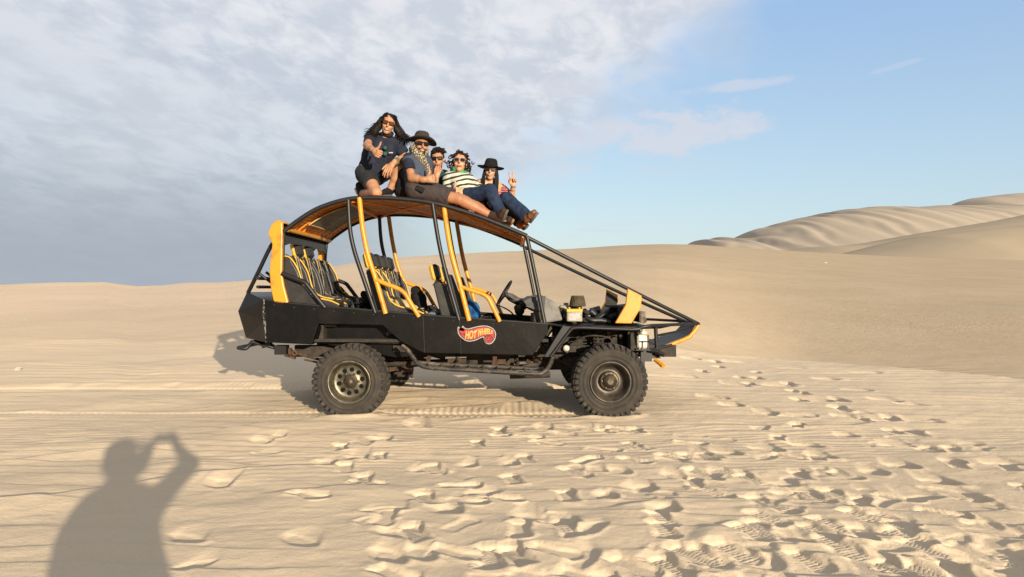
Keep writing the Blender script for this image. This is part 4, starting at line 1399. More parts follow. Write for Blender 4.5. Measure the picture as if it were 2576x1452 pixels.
def make_wheel(loc, alloy, words):
    w = bpy.data.objects.new('wheel', None)
    dm = MB().lathe((0, 0, 0), (0, -1, 0), [(-.12, .05), (-.12, .15), (-.02, .15), (-.02, .05)], 24)
    me_root = dm
    o = me_root.build('wheel', M_dark)
    o.parent = buggy
    bpy.data.objects.remove(w)
    o.location = Vector(loc) - root_loc(buggy)
    # carcass: profile along -Y (outer side)
    t = MB()
    prof = [(-.125, .205), (-.150, .235), (-.160, .285), (-.150, .335), (-.135, .365), (-.08, .380), (0, .383), (.08, .380), (.135, .365), (.150, .335),
            (.1615, .322), (.1605, .318), (.160, .285), (.1635, .283), (.1635, .279), (.158, .276), (.152, .245), (.156, .243), (.155, .238), (.148, .232), (.135, .222), (.125, .205)]
    t.lathe((0, 0, 0), (0, -1, 0), prof, 72)
    nt_ = len(t.f)
    NP = 36
    for k in range(NP):
        a = 2 * pi * k / NP
        def blk(a_, hy, rc, sx, sy, sz, yaw=0.0, tilt=0.0):
            R = Matrix.Rotation(-a_, 3, 'Y') @ Matrix.Rotation(tilt, 3, 'X') @ Matrix.Rotation(yaw, 3, 'Z')
            c_ = Matrix.Rotation(-a_, 3, 'Y') @ Vector((0, hy, rc))
            t.box(c_, (sx, sy, sz), R, mi=1, bev=.005)
        for s_ in (-1, 1):
            ofs = 0 if s_ < 0 else pi / NP
            long_ = k % 2
            blk(a + ofs, s_ * .116, .3745, .047 if long_ else .041, .060, .038, 0.12 * s_)
            blk(a + ofs, s_ * .1435, .353 - .006 * long_, .042 if long_ else .034, .024, .050 + .014 * long_, 0, -s_ * .32)
        blk(a + .4 * pi / NP, -.048, .385, .044, .050, .024, .5)
        blk(a + 1.3 * pi / NP, .045, .385, .044, .050, .024, -.5)
        blk(a + .9 * pi / NP, -.002, .385, .034, .028, .024, .9)
    t.v = [squash(p) for p in t.v]
    ty = t.build('tyre', [M_tyre, M_tread]); ty.parent = o
    r = MB()
    if alloy:
        r.lathe((0, 0, 0), (0, -1, 0), [(-.12, .19), (.120, .195), (.142, .214), (.150, .228), (.156, .226), (.154, .214), (.146, .206), (.130, .196), (.120, .192), (.075, .178), (.066, .165), (.066, .055), (.085, .05), (.085, 0)], 56)
        ring, nh, hr_, hy = .125, 10, .019, -.0675
    else:
        r.lathe((0, 0, 0), (0, -1, 0), [(-.12, .19), (.118, .195), (.136, .205), (.146, .217), (.152, .214), (.150, .204), (.138, .196), (.118, .188), (.100, .180), (.060, .170), (.030, .150), (.018, .125), (.018, .10), (.044, .092), (.048, .07)], 56)
        ring, nh, hr_, hy = .137, 0, .015, -.02
    ri = r.build('rim', M_rim if alloy else M_rim2); ri.parent = o
    if nh:
        for k in range(nh):
            h = MB()
            a = 2 * pi * k / nh + .2
            h.lathe((cos(a) * ring, hy + .001, sin(a) * ring), (0, -1, 0), [(.001, 0), (.001, hr_)], 14)
            h.lathe((cos(a) * ring, hy, sin(a) * ring), (0, -1, 0), [(.0, hr_), (.004, hr_ + .002), (.003, hr_ + .005), (0, hr_ + .006)], 14)
            ho = h.build('rim_hole', M_hole); ho.parent = o
    hb = MB()
    if alloy:
        hb.lathe((0, 0, 0), (0, -1, 0), [(.06, .075), (.080, .070), (.083, .05), (.105, .047), (.125, .044), (.128, .036), (.135, .034), (.135, 0)], 20)
        for k in range(6):
            a = 2 * pi * k / 6
            hb.lathe((cos(a) * .088, -.066, sin(a) * .088), (0, -1, 0), [(0, .013), (.022, .013), (.024, .008), (.024, 0)], 6, smooth=False)
        for k in range(12):
            a = 2 * pi * k / 12
            hb.box((cos(a) * .046, -.118, sin(a) * .046), (.012, .012, .012), Matrix.Rotation(-a, 3, 'Y'))
    else:
        hb.lathe((0, 0, 0), (0, -1, 0), [(.03, .105), (.060, .100), (.066, .088), (.062, .075), (.075, .072), (.082, .064), (.110, .058), (.112, 0)], 24)
        for k in range(6):
            a = 2 * pi * k / 6
            hb.lathe((cos(a) * .083, -.062, sin(a) * .083), (0, -1, 0), [(0, .011), (.016, .011), (.018, 0)], 6, smooth=False)
        hb.lathe((0, 0, 0), (0, -1, 0), [(.110, .035), (.122, .033), (.122, 0)], 6, smooth=False)
    h_ = hb.build('hub', M_hub); h_.parent = o
    for (s, amid, rad_, size, flip) in words:
        vs, fs = text_pts(s, size, 0.0015, 0.001)
        L = MB()
        nv = []
        for v in vs:
            rr_ = rad_ + (v.y if not flip else -v.y)
            aa = amid + (-v.x if not flip else v.x) / rad_
            nv.append(Vector((cos(aa) * rr_, -(.160 + .0025 + v.z), sin(aa) * rr_)))
        L.add(nv, fs)
        lo = L.build('sidewall_lettering', M_tread); lo.parent = o
    return o


def copy_tree(o, parent):
    c = o.copy(); C.objects.link(c); c.parent = parent
    for ch in list(o.children):
        copy_tree(ch, c)
    return c


rear = make_wheel((-1.705, 7.79, .380), True, [('FRONWAY', radians(172), .288, .042, False), ('ROCKBLADE', radians(-62), .300, .034, False)])
front = make_wheel((1.032, 7.79, .380), False, [('FRONWAY', radians(66), .290, .050, False), ('ROCKBLADE', radians(-75), .290, .036, True)])
for o in (rear, front):
    c = copy_tree(o, buggy)
    c.location.y += 1.92
    c.rotation_euler = (0, 0, pi)

# --- flame-shaped decal on the side
def DZ(zx, zy, y=YN):
    return P((1400 + zx * .093168) / 1.26708, (1030 + zy * .093168) / 1.26708, y)
OUT = [(645, 340), (632, 250), (632, 160), (662, 118), (700, 160), (745, 203), (798, 215), (775, 150), (812, 95), (855, 142), (920, 180), (1000, 190), (1150, 152), (1350, 103),
       (1550, 86), (1700, 112), (1850, 192), (1930, 310), (1938, 450), (1885, 600), (1790, 700), (1690, 722), (1590, 680), (1535, 590), (1512, 490), (1400, 522), (1250, 592), (1050, 630),
       (900, 602), (765, 505), (685, 420)]
def inset(poly, d):
    n = len(poly); out = []
    for i in range(n):
        a, b_, c_ = Vector(poly[i - 1]), Vector(poly[i]), Vector(poly[(i + 1) % n])
        e1, e2 = (b_ - a).normalized(), (c_ - b_).normalized()
        n1, n2 = Vector((-e1.y, e1.x)), Vector((-e2.y, e2.x))
        m_ = n1 + n2
        if m_.length < .3: m_ = n1 * .6
        m_ = m_.normalized() * min(d / max(.5, m_.normalized().dot(n1)), d * 1.4)
        out.append(tuple(b_ + m_))
    return out
def smooth_poly(poly):
    p3, _ = catmull([Vector((p[0], p[1], 0)) for p in poly], [0] * len(poly), 3, True)
    return [(p.x, p.y) for p in p3]
area = sum(OUT[i - 1][0] * OUT[i][1] - OUT[i][0] * OUT[i - 1][1] for i in range(len(OUT)))
sg = 1 if area > 0 else -1
dec = MB().prism([DZ(*p, YN) for p in smooth_poly(OUT)], (0, -.004, 0)).build('decal', M_dwhite, buggy)
MB().prism([DZ(*p, YN - .004) for p in smooth_poly(inset(OUT, 26 * sg))], (0, -.0015, 0)).build('decal_border', M_dred, dec)
MB().prism([DZ(*p, YN - .0055) for p in smooth_poly(inset(OUT, 58 * sg))], (0, -.0015, 0)).build('decal_flame', M_red, dec)
b = MB()
for poly in ([(700, 345), (780, 365), (870, 360), (960, 375), (900, 400), (960, 420), (880, 470), (860, 400), (780, 390), (720, 385)],):
    b.prism([DZ(*p, YN - .007) for p in poly], (0, -.001, 0))
b.build('decal_dark_shape', M_dred, dec)  # dark red shape laid over the decal flame
vs, fs = text_pts('HOT', 1, 0, 0.035)
vs2, fs2 = text_pts('WHEELS', 1, 0, 0.035)
def warp(vs, fs, name, xa, xb, base, top):
    xs = [v.x for v in vs]; ys = [v.y for v in vs]
    out = []
    for v in vs:
        s = (v.x - min(xs)) / (max(xs) - min(xs)); t_ = (v.y - min(ys)) / (max(ys) - min(ys))
        x_ = xa + (xb - xa) * s
        yb = np.interp(x_, *zip(*base)); yt = np.interp(x_, *zip(*top))
        out.append(DZ(x_ + 18 * (1 - t_) * -1 + 10 * t_, yb + (yt - yb) * t_, YN - .0085))
    MB().add(out, fs).build(name, M_dyel, dec)
base = [(900, 545), (1100, 548), (1300, 515), (1450, 430), (1600, 372), (1840, 365)]
top = [(900, 262), (1150, 250), (1180, 290), (1260, 290), (1290, 205), (1400, 182), (1650, 180), (1760, 205), (1840, 275)]
warp(vs, fs, 'decal_lettering', 905, 1285, base, top)
warp(vs2, fs2, 'decal_lettering', 1310, 1838, base, top)
b = MB(); cc = (1690, 545)
b.prism([DZ(cc[0] + 150 * cos(a), cc[1] + 150 * sin(a), YN - .007) for a in np.linspace(0, 2 * pi, 29)[:-1]], (0, -.001, 0)); b.build('decal_roundel', M_dred, dec)
b = MB(); b.prism([DZ(cc[0] + 122 * cos(a), cc[1] + 10 + 118 * sin(a), YN - .008) for a in np.linspace(0, 2 * pi, 29)[:-1]], (0, -.001, 0)); b.build('decal_roundel', M_red, dec)
b = MB()
for (ex, ey, rx, ry) in ((1640, 520, 34, 26), (1745, 515, 34, 26), (1690, 600, 60, 20), (1690, 640, 30, 12), (1620, 590, 20, 16), (1762, 585, 20, 16), (1690, 462, 50, 16)):
    b.prism([DZ(ex + rx * cos(a), ey + ry * sin(a), YN - .009) for a in np.linspace(0, 2 * pi, 13)[:-1]], (0, -.0008, 0))
b.build('decal_roundel', M_dred, dec)
# ------------------------------------------------------------------ people
# Each body is one distance field (limbs, trunk, head, fingers blended together) turned into one mesh.
class Field:
    def __init__(self, lo, hi, h):
        self.lo = np.array(lo, float); self.h = h
        self.n = np.ceil((np.array(hi, float) - self.lo) / h).astype(int) + 1
        self.d = np.full(self.n, 0.5, np.float32)

    def win(self, lo, hi):
        a = np.clip(np.floor((np.array(lo) - self.lo) / self.h).astype(int), 0, self.n)
        b = np.clip(np.ceil((np.array(hi) - self.lo) / self.h).astype(int) + 1, 0, self.n)
        if (b - a).min() <= 0:
            return None
        ax = [(self.lo[i] + self.h * np.arange(a[i], b[i])).astype(np.float32) for i in range(3)]
        return (slice(a[0], b[0]), slice(a[1], b[1]), slice(a[2], b[2])), np.meshgrid(*ax, indexing='ij', sparse=True)

    def put(self, s, e, k, sub=False):
        o = self.d[s]
        if sub:
            e = -e
            if k > 0:
                hh = np.clip(0.5 + 0.5 * (e - o) / k, 0, 1)
                self.d[s] = o + (e - o) * hh + k * hh * (1 - hh)
            else:
                self.d[s] = np.maximum(o, e)
            return
        if k > 0:
            hh = np.clip(0.5 + 0.5 * (o - e) / k, 0, 1)
            self.d[s] = o + (e - o) * hh - k * hh * (1 - hh)
        else:
            self.d[s] = np.minimum(o, e)

    def cone(self, a, b, ra, rb, k=0.02, flat_a=False, flat_b=False):
        a = np.array(a, float); b = np.array(b, float)
        m = max(ra, rb) + k + 3 * self.h
        w = self.win(np.minimum(a, b) - m, np.maximum(a, b) + m)
        if w is None: return self
        s, (X, Y, Z) = w
        ab = b - a; L2 = max(float(ab @ ab), 1e-9)
        tt = ((X - a[0]) * ab[0] + (Y - a[1]) * ab[1] + (Z - a[2]) * ab[2]) / L2
        t = np.clip(tt, 0, 1)
        e = np.sqrt((X - a[0] - ab[0] * t) ** 2 + (Y - a[1] - ab[1] * t) ** 2 + (Z - a[2] - ab[2] * t) ** 2) - (ra + (rb - ra) * t)
        L = math.sqrt(L2)
        if flat_a: e = np.maximum(e, -tt * L)
        if flat_b: e = np.maximum(e, (tt - 1) * L)
        self.put(s, e.astype(np.float32), k)
        return self

    def path(self, pts, rs, k=0.01):
        for i in range(len(pts) - 1):
            self.cone(pts[i], pts[i + 1], rs[i], rs[i + 1], k)
        return self

    def ell(self, c, r, B=None, k=0.015, sub=False):
        """ellipsoid; B = columns are its axes"""
        c = np.array(c, float); r = np.array(r, float)
        m = r.max() + k + 3 * self.h
        w = self.win(c - m, c + m)
        if w is None: return self
        s, (X, Y, Z) = w
        D = (X - c[0], Y - c[1], Z - c[2])
        if B is None: B = np.eye(3)
        q = [D[0] * B[0, i] + D[1] * B[1, i] + D[2] * B[2, i] for i in range(3)]
        k0 = np.sqrt(sum((q[i] / r[i]) ** 2 for i in range(3))); k1 = np.sqrt(sum((q[i] / r[i] ** 2) ** 2 for i in range(3))) + 1e-6
        self.put(s, (k0 * (k0 - 1) / k1).astype(np.float32), k, sub)
        return self

    def mesh(self):
        d = self.d; h = self.h
        ins = d < 0
        n0, n1, n2 = d.shape
        c = np.zeros((n0 - 1, n1 - 1, n2 - 1), np.uint8)
        for i in (0, 1):
            for j in (0, 1):
                for k in (0, 1):
                    c += ins[i:n0 - 1 + i, j:n1 - 1 + j, k:n2 - 1 + k]
        cells = np.argwhere((c > 0) & (c < 8))
        idx = np.full(c.shape, -1, np.int32)
        idx[tuple(cells.T)] = np.arange(len(cells))
        acc = np.zeros((len(cells), 3)); cnt = np.zeros(len(cells))
        cor = [(i, j, k) for i in (0, 1) for j in (0, 1) for k in (0, 1)]
        val = {q: d[cells[:, 0] + q[0], cells[:, 1] + q[1], cells[:, 2] + q[2]] for q in cor}
        for p in cor:
            for ax in range(3):
                if p[ax] == 0:
                    q = list(p); q[ax] = 1; q = tuple(q)
                    a, b = val[p], val[q]
                    m = (a < 0) != (b < 0)
                    t = np.where(m, a / np.where(m, a - b, 1), 0)
                    pos = np.tile(np.array(p, float), (len(cells), 1)); pos[:, ax] = t
                    acc[m] += pos[m]; cnt[m] += 1
        v = self.lo + (cells + acc / np.maximum(cnt, 1)[:, None]) * h
        fs = []
        for ax in range(3):
            o1, o2 = [(1, 2), (2, 0), (0, 1)][ax]
            sl = [slice(None)] * 3; sl2 = [slice(None)] * 3
            sl[ax] = slice(0, -1); sl2[ax] = slice(1, None)
            a, b = ins[tuple(sl)], ins[tuple(sl2)]
            e = np.argwhere(a != b)
            lim = np.array(c.shape)
            ok = (e[:, o1] > 0) & (e[:, o2] > 0) & (e[:, o1] < lim[o1]) & (e[:, o2] < lim[o2])
            e = e[ok]
            flip = a[tuple(e.T)]
            def g_(d1, d2):
                q = e.copy(); q[:, o1] += d1; q[:, o2] += d2
                return idx[tuple(q.T)]
            quad = np.stack([g_(-1, -1), g_(0, -1), g_(0, 0), g_(-1, 0)], 1)
            quad[~flip] = quad[~flip][:, ::-1]
            fs.append(quad)
        f = np.concatenate(fs)
        return v, f[(f >= 0).all(1)]


def noise3(v, s, seed=0):
    return (vnoise(v[:, 0] * s + v[:, 2] * s * .7, v[:, 1] * s + v[:, 2] * s * .4, seed) + vnoise(v[:, 2] * s, v[:, 0] * s + v[:, 1] * s * .5 + 7, seed + 3)) 


def np_obj(name, v, f, m, parent=None, wrinkle=0.0, wscale=22.0, seed=0, keep=None):
    v = np.array(v, float)
    if wrinkle > 0:
        n = np.zeros_like(v)
        p = v[f]
        fn = np.cross(p[:, 2] - p[:, 0], p[:, 3] - p[:, 1])
        for i in range(4): np.add.at(n, f[:, i], fn)
        n /= (np.linalg.norm(n, axis=1)[:, None] + 1e-12)
        w = noise3(v, wscale, seed) + 0.5 * noise3(v, wscale * 2.3, seed + 5)
        v = v + n * (w * wrinkle)[:, None]
    # whoever sits on the roof is pressed flat against the sheet, never through it
    rx_ = np.array([p.x for p in rail_s]); rzz_ = np.array([p.z for p in rail_s])
    on = (v[:, 0] > rx_[0]) & (v[:, 0] < rx_[-1] + .01) & (v[:, 1] > YR - .03) & (v[:, 1] < 2 * YC - YR) & (v[:, 2] > 1.85)
    floor_ = np.interp(v[:, 0], rx_, rzz_) + 0.034
    v[:, 2] = np.where(on, np.maximum(v[:, 2], floor_), v[:, 2])
    off = root_loc(parent)
    v = v - np.array(off)
    me = bpy.data.meshes.new(name)
    me.vertices.add(len(v)); me.vertices.foreach_set('co', v.astype(np.float32).ravel())
    me.loops.add(f.size); me.loops.foreach_set('vertex_index', f.astype(np.int32).ravel())
    me.polygons.add(len(f)); me.polygons.foreach_set('loop_start', np.arange(0, f.size, 4, dtype=np.int32))
    me.polygons.foreach_set('use_smooth', np.ones(len(f), bool))
    me.update(calc_edges=True)
    me.materials.append(m)
    o = bpy.data.objects.new(name, me)
    C.objects.link(o)
    if parent is not None: o.parent = parent
    return o


def nz_(v):
    v = np.array(v, float); return v / (np.linalg.norm(v) + 1e-12)


def A(p):
    return np.array(tuple(p), float)


def frame(fwd, up):
    f = nz_(fwd); r = nz_(np.cross(f, nz_(up))); u = np.cross(r, f)
    return r, f, u        # wearer's right, forward, up


def head(F_, c, fwd, up, s=1.0):
    r, f, u = frame(fwd, up); B = np.stack([r, f, u], 1); c = A(c)
    q = lambda a, b_, d: c + (r * a + f * b_ + u * d) * s
    F_.ell(q(0, -.012, .030), np.array((.074, .094, .086)) * s, B, .02)
    F_.ell(q(0, .018, -.030), np.array((.058, .070, .080)) * s, B, .02)
    F_.ell(q(0, .058, -.090), np.array((.027, .022, .020)) * s, B, .02)
    F_.ell(q(0, .074, .028), np.array((.048, .016, .013)) * s, B, .015)
    for sg_ in (-1, 1):
        F_.ell(q(sg_ * .036, .062, -.022), np.array((.022, .020, .020)) * s, B, .015)
        F_.ell(q(sg_ * .077, -.006, -.008), np.array((.010, .020, .030)) * s, B, .006)
    F_.cone(q(0, .084, .018), q(0, .106, -.022), .008 * s, .0135 * s, .010)
    F_.ell(q(0, .084, -.058), np.array((.024, .011, .012)) * s, B, .008)
    return q, (r, f, u)


def hand(F_, wrist, d, pn, pose='relaxed', thumb_side=None, s=1.0):
    """wrist point, direction towards the knuckles, palm normal (the way the palm faces), side on which the thumb sits"""
    d = nz_(d); pn = nz_(np.array(pn, float) - d * np.dot(pn, d)); side = nz_(np.cross(d, pn))
    if thumb_side is not None and np.dot(side, thumb_side) < 0: side = -side
    w = A(wrist)
    k = .004
    lens = [(.044, .026, .021), (.048, .030, .023), (.045, .028, .022), (.036, .021, .019)]
    kn = []
    for i in range(4):
        lat = (0.031 - 0.0205 * i) * s
        base = w + side * lat * .62 + d * .018 * s
        kk = w + side * lat * 1.05 + d * (.086 - .004 * abs(i - 1.2)) * s
        F_.cone(base, kk, .0145 * s, .0112 * s, .010)
        kn.append(kk)
    F_.cone(w - d * .03 * s, w + d * .03 * s, .026 * s, .024 * s, .02)
    F_.cone(w + d * .02 * s + side * .012, w + side * .026 * s + d * .05 * s + pn * .010, .016 * s, .014 * s, .012)
    curl = {'relaxed': [(.25, .35, .25)] * 4, 'fist': [(1.35, 1.55, 1.1)] * 4, 'drape': [(.45, .30, .22), (.40, .32, .22), (.42, .34, .25), (.48, .36, .28)],
            'v': [(.0, .03, .02), (.0, .03, .02), (1.45, 1.6, 1.0), (1.45, 1.6, 1.0)], 'pinch': [(.75, .75, .4), (.85, .8, .5), (.95, .9, .6), (1.0, 1.0, .6)],
            'grip': [(.8, .9, .6)] * 4}[pose]
    for i in range(4):
        p = kn[i]; a = 0.0
        spread = (0.10 - 0.07 * i) if pose in ('relaxed', 'drape') else 0.0
        if pose == 'v': spread = (.24, -.12, 0, 0)[i]
        for j in range(3):
            a += curl[i][j]
            dv = nz_(d * cos(a) + pn * sin(a) + side * spread)
            q = p + dv * lens[i][j] * s
            F_.cone(p, q, (.0098 - .0009 * j) * s, (.0091 - .0012 * j) * s, k)
            p = q
    t0 = w + side * .024 * s + d * .022 * s + pn * .004
    if pose == 'fist':
        dirs = [nz_(side * .8 + d * .45 + pn * .25), nz_(side * 1.0 + d * .12), nz_(side * 1.0 - d * .10)]
    elif pose in ('v', 'pinch'):
        dirs = [nz_(side * .5 + d * .6 + pn * .5), nz_(-side * .1 + d * .6 + pn * .6), nz_(-side * .5 + d * .5 + pn * .4)]
    else:
        dirs = [nz_(side * .8 + d * .6 + pn * .15), nz_(side * .35 + d * .9 + pn * .2), nz_(side * .15 + d * .95 + pn * .25)]
    p = t0
    for j, (dv, L) in enumerate(zip(dirs, (.040, .034, .028))):
        q = p + dv * L * s
        F_.cone(p, q, (.0140 - .0020 * j) * s, (.0122 - .0018 * j) * s, .006)
        p = q


def skin(name, base, red=None):
    m, g, b = new_mat(name)
    tcn = g.n('ShaderNodeTexCoord')
    f = g.ramp(g.noise(tcn.outputs['Object'], 16, 4, .6), .35, .7)
    g.lk(g.mix(f, base, tuple(v * q for v, q in zip(base, (0.86, 0.78, 0.74)))), b.inputs['Base Color'])
    b.inputs['Roughness'].default_value = 0.55
    b.inputs['Specular IOR Level'].default_value = 0.35
    b.inputs['Subsurface Weight'].default_value = 0.0
    return m


def cloth(name, c, c2=None, scale=14, rough=0.9, bump=0.25, bscale=26):
    return mat(name, c, rough, spec=0.15, col2=c2 or tuple(v * .8 for v in c), scale=scale, bump=bump, bscale=bscale)


S1 = skin('tanned_skin', (0.270, 0.140, 0.076)); S2 = skin('brown_skin', (0.225, 0.110, 0.057)); S3 = skin('light_skin', (0.310, 0.172, 0.102))
M_hair = mat('black_hair', (0.0036, 0.0026, 0.0021), 0.62, spec=0.14, col2=(0.0075, 0.0046, 0.0032), scale=30)
M_hairb = mat('brown_hair', (0.0105, 0.0042, 0.0027), 0.65, spec=0.14, col2=(0.0200, 0.0080, 0.0048), scale=30)
M_lens = mat('sunglass_lens', (0.008, 0.005, 0.0045), 0.08, spec=0.30); M_lensb = mat('amber_lens', (0.060, 0.014, 0.004), 0.08, spec=0.30)
M_frame = mat('black_frame', (0.004, 0.004, 0.004), 0.6, spec=0.10); M_lip = mat('lips', (0.150, 0.045, 0.035), 0.5, spec=.3); M_teeth = mat('teeth', (0.300, 0.275, 0.235), 0.4, spec=.3)
M_navy = cloth('navy_cotton', (0.0085, 0.0105, 0.0200), (0.0125, 0.0150, 0.0260)); M_char = cloth('charcoal_cotton', (0.0135, 0.0140, 0.0160))
M_slate = cloth('slate_cotton', (0.034, 0.042, 0.062)); M_cargo = cloth('cargo_cloth', (0.033, 0.027, 0.027)); M_denim = cloth('dark_denim', (0.0072, 0.0130, 0.0300), (0.0125, 0.0215, 0.0440), scale=20)
M_teal = cloth('teal_fleece', (0.004, 0.040, 0.048)); M_turq = cloth('turquoise_cotton', (0.020, 0.150, 0.160)); M_creamc = cloth('cream_knit', (0.270, 0.215, 0.120))
M_green = cloth('green_bandana', (0.040, 0.190, 0.060), (0.025, 0.140, 0.042)); M_felt = cloth('black_felt', (0.0055, 0.0055, 0.0062), bump=.1); M_felt2 = cloth('brown_grey_felt', (0.024, 0.0195, 0.0195), bump=.1)
M_shoe = cloth('brown_suede', (0.026, 0.015, 0.010)); M_boot = mat('tan_boot', (0.120, 0.055, 0.026), .6, spec=.3, col2=(0.075, 0.033, 0.017), scale=16); M_sole = mat('grey_sole', (0.085, 0.080, 0.072), .9, spec=.1, col2=(0.050, 0.047, 0.042), scale=30)
M_sole2 = mat('tan_sole', (0.150, 0.085, 0.045), .9, spec=.1, col2=(0.100, 0.056, 0.030), scale=30); M_blk = cloth('black_nylon', (0.008, 0.008, 0.0085)); M_band = cloth('dark_bandana', (0.010, 0.0095, 0.0095))
M_wood = mat('bracelet_cord', (0.110, 0.070, 0.030), .8, col2=(0.03, 0.035, 0.02), scale=60)
M_metal = mat('watch_metal', (0.12, 0.12, 0.12), .3, metal=.8)


def stripes(name, ca, cb, axis, period, duty, warp=.02):
    m, g, b = new_mat(name)
    tcn = g.n('ShaderNodeTexCoord')
    s = g.n('ShaderNodeSeparateXYZ'); g.lk(tcn.outputs['Object'], s.inputs[0])
    d = g.math('ADD', g.math('ADD', g.math('MULTIPLY', s.outputs[0], axis[0]), g.math('MULTIPLY', s.outputs[1], axis[1])), g.math('MULTIPLY', s.outputs[2], axis[2]))
    d = g.math('ADD', d, g.math('MULTIPLY', g.noise(tcn.outputs['Object'], 7, 2), warp))
    f = g.math('FRACT', g.math('DIVIDE', g.math('ADD', d, 5.0), period))
    f = g.math('GREATER_THAN', f, duty)
    g.lk(g.mix(f, ca, cb), b.inputs['Base Color'])
    b.inputs['Roughness'].default_value = .9; b.inputs['Specular IOR Level'].default_value = .15
    bn = g.n('ShaderNodeBump'); bn.inputs['Strength'].default_value = .25; bn.inputs['Distance'].default_value = .01
    g.lk(g.noise(tcn.outputs['Object'], 26, 4, .6), bn.inputs['Height']); g.lk(bn.outputs[0], b.inputs['Normal'])
    return m


def Z1(x, y, Y): return A(P((1100 + x * .21354) / 1.26708, (330 + y * .21354) / 1.26708, Y))
def Z2(x, y, Y): return A(P((1370 + x * .22034) / 1.26708, (460 + y * .22034) / 1.26708, Y))
def lerp(a, b, t): return a + (b - a) * t


def limb(F_, a, b, c, ra, rb, rc, k=.018):
    F_.cone(a, b, ra, rb, k); F_.cone(b, c, rb, rc, k)
    # calf / forearm swelling
    F_.cone(lerp(b, c, .15), lerp(b, c, .45), rb * 1.02, rb * .96, k)


def trunk(F_, J, gr=0.0, k=.035, low=True):
    """trunk between neck, shoulders and hips; gr inflates it for clothing"""
    nk, sa, sb, ha, hb = J['neck'], J['sa'], J['sb'], J['ha'], J['hb']
    mid = (ha + hb) / 2; ch = lerp(nk, mid, .32)
    wv = J.get('w', 1.0)
    ca, cb = ch + (sa - sb) * .22, ch + (sb - sa) * .22
    F_.cone(ca, lerp(ca, ha, .62), .100 * wv + gr, .088 * wv + gr, k); F_.cone(cb, lerp(cb, hb, .62), .100 * wv + gr, .088 * wv + gr, k)
    F_.cone(ch, mid, .098 * wv + gr, .098 * wv + gr, k)
    top = lerp(nk, ch, .30)
    F_.cone(top, sa, .062 + gr, .054 + gr, k); F_.cone(top, sb, .062 + gr, .054 + gr, k)
    if low:
        F_.cone(lerp(ca, ha, .62), ha, .088 * wv + gr, .098 * wv + gr, k); F_.cone(lerp(cb, hb, .62), hb, .088 * wv + gr, .098 * wv + gr, k)
        F_.cone(ha, hb, .100 * wv + gr, .100 * wv + gr, k)


def bounds(J, m=0.24):
    pts = np.array([v for k_, v in J.items() if isinstance(v, np.ndarray)])
    return pts.min(0) - m, pts.max(0) + m


def shoe(name, ankle, heel, toe, m, sole_m, parent, up=None, h=.0075):
    """low boot from heel to toe with a separate sole; up points from sole to instep"""
    heel, toe, ankle = A(heel), A(toe), A(ankle)
    d = nz_(toe - heel)
    u = ankle - lerp(heel, toe, .25) if up is None else np.array(up, float)
    u = nz_(u - d * np.dot(u, d)); side = np.cross(d, u)
    lo = np.minimum.reduce([heel, toe, ankle]) - .12; hi = np.maximum.reduce([heel, toe, ankle]) + .12
    F_ = Field(lo, hi, h)
    F_.cone(heel + u * .035, lerp(heel, toe, .55) + u * .030, .040, .036, .02)
    for s_ in (-.014, .014):
        F_.cone(lerp(heel, toe, .5) + u * .028 + side * s_, toe + u * .024 - d * .02 + side * s_ * .7, .034, .026, .02)
    F_.cone(lerp(heel, toe, .12) + u * .04, ankle + nz_(ankle - heel) * .015, .042, .044, .02, flat_b=True)
    v, f = F_.mesh()
    o = np_obj(name, v, f, m, parent, .002, 30)
    b = MB()
    n = 16
    for lay in range(2):
        pass
    ring = []
    for kk in range(n):
        a = 2 * pi * kk / n
        t = .5 + .54 * cos(a); wd = (.040 + .008 * np.clip(t - .3, 0, .5)) * sin(a)
        ring.append(Vector(heel + (toe - heel) * t + side * wd - u * .004))
    b.prism(ring, Vector(u * .024 * -1))
    b.build('sole', sole_m, o)
    return o


def glasses(q, fr, lens_m, frame_m, parent, s=1.0, y=.010):
    r, f, u = fr
    R = Matrix((tuple(r), tuple(f), tuple(u))).transposed()
    b = MB(); L = MB()
    for sg_ in (-1, 1):
        c = Vector(q(sg_ * .034, .096, y))
        Rr = R @ Matrix.Rotation(-sg_ * .20, 3, 'Z')
        b.box(c, (.056 * s, .008 * s, .042 * s), Rr, bev=.013 * s)
        L.box(c + Vector(f) * .003, (.050 * s, .009 * s, .036 * s), Rr, bev=.012 * s)
        b.box(Vector(q(sg_ * .071, .052, y + .008)), (.006 * s, .095 * s, .010 * s), R)
    b.box(Vector(q(0, .102, y + .010)), (.022 * s, .007 * s, .010 * s), R)
    o = b.build('sunglasses', frame_m, parent)
    L.build('lens', lens_m, o)
    return o


def mouth(q, fr, parent, smile=True, s=1.0, d=-.060):
    r, f, u = fr
    R = Matrix((tuple(r), tuple(f), tuple(u))).transposed()
    b = MB()
    ring = []
    pts = []
    for k_ in range(9):
        t = -1 + 2 * k_ / 8
        pts.append(Vector(q(t * .027, .0945 - .012 * t * t, d + (.010 if smile else 0) * t * t)))
    b.tube([p + Vector(u) * .0055 * s for p in pts], [.002] + [.0042] * 7 + [.002], 6)
    b.tube([p - Vector(u) * .0065 * s for p in pts], [.002] + [.0048] * 7 + [.002], 6)
    b.build('lips', M_lip, parent)
    if smile:
        MB().tube([p + Vector(f) * .001 for p in pts[1:-1]], [.003] + [.0058] * 5 + [.003], 6).build('teeth', M_teeth, parent)


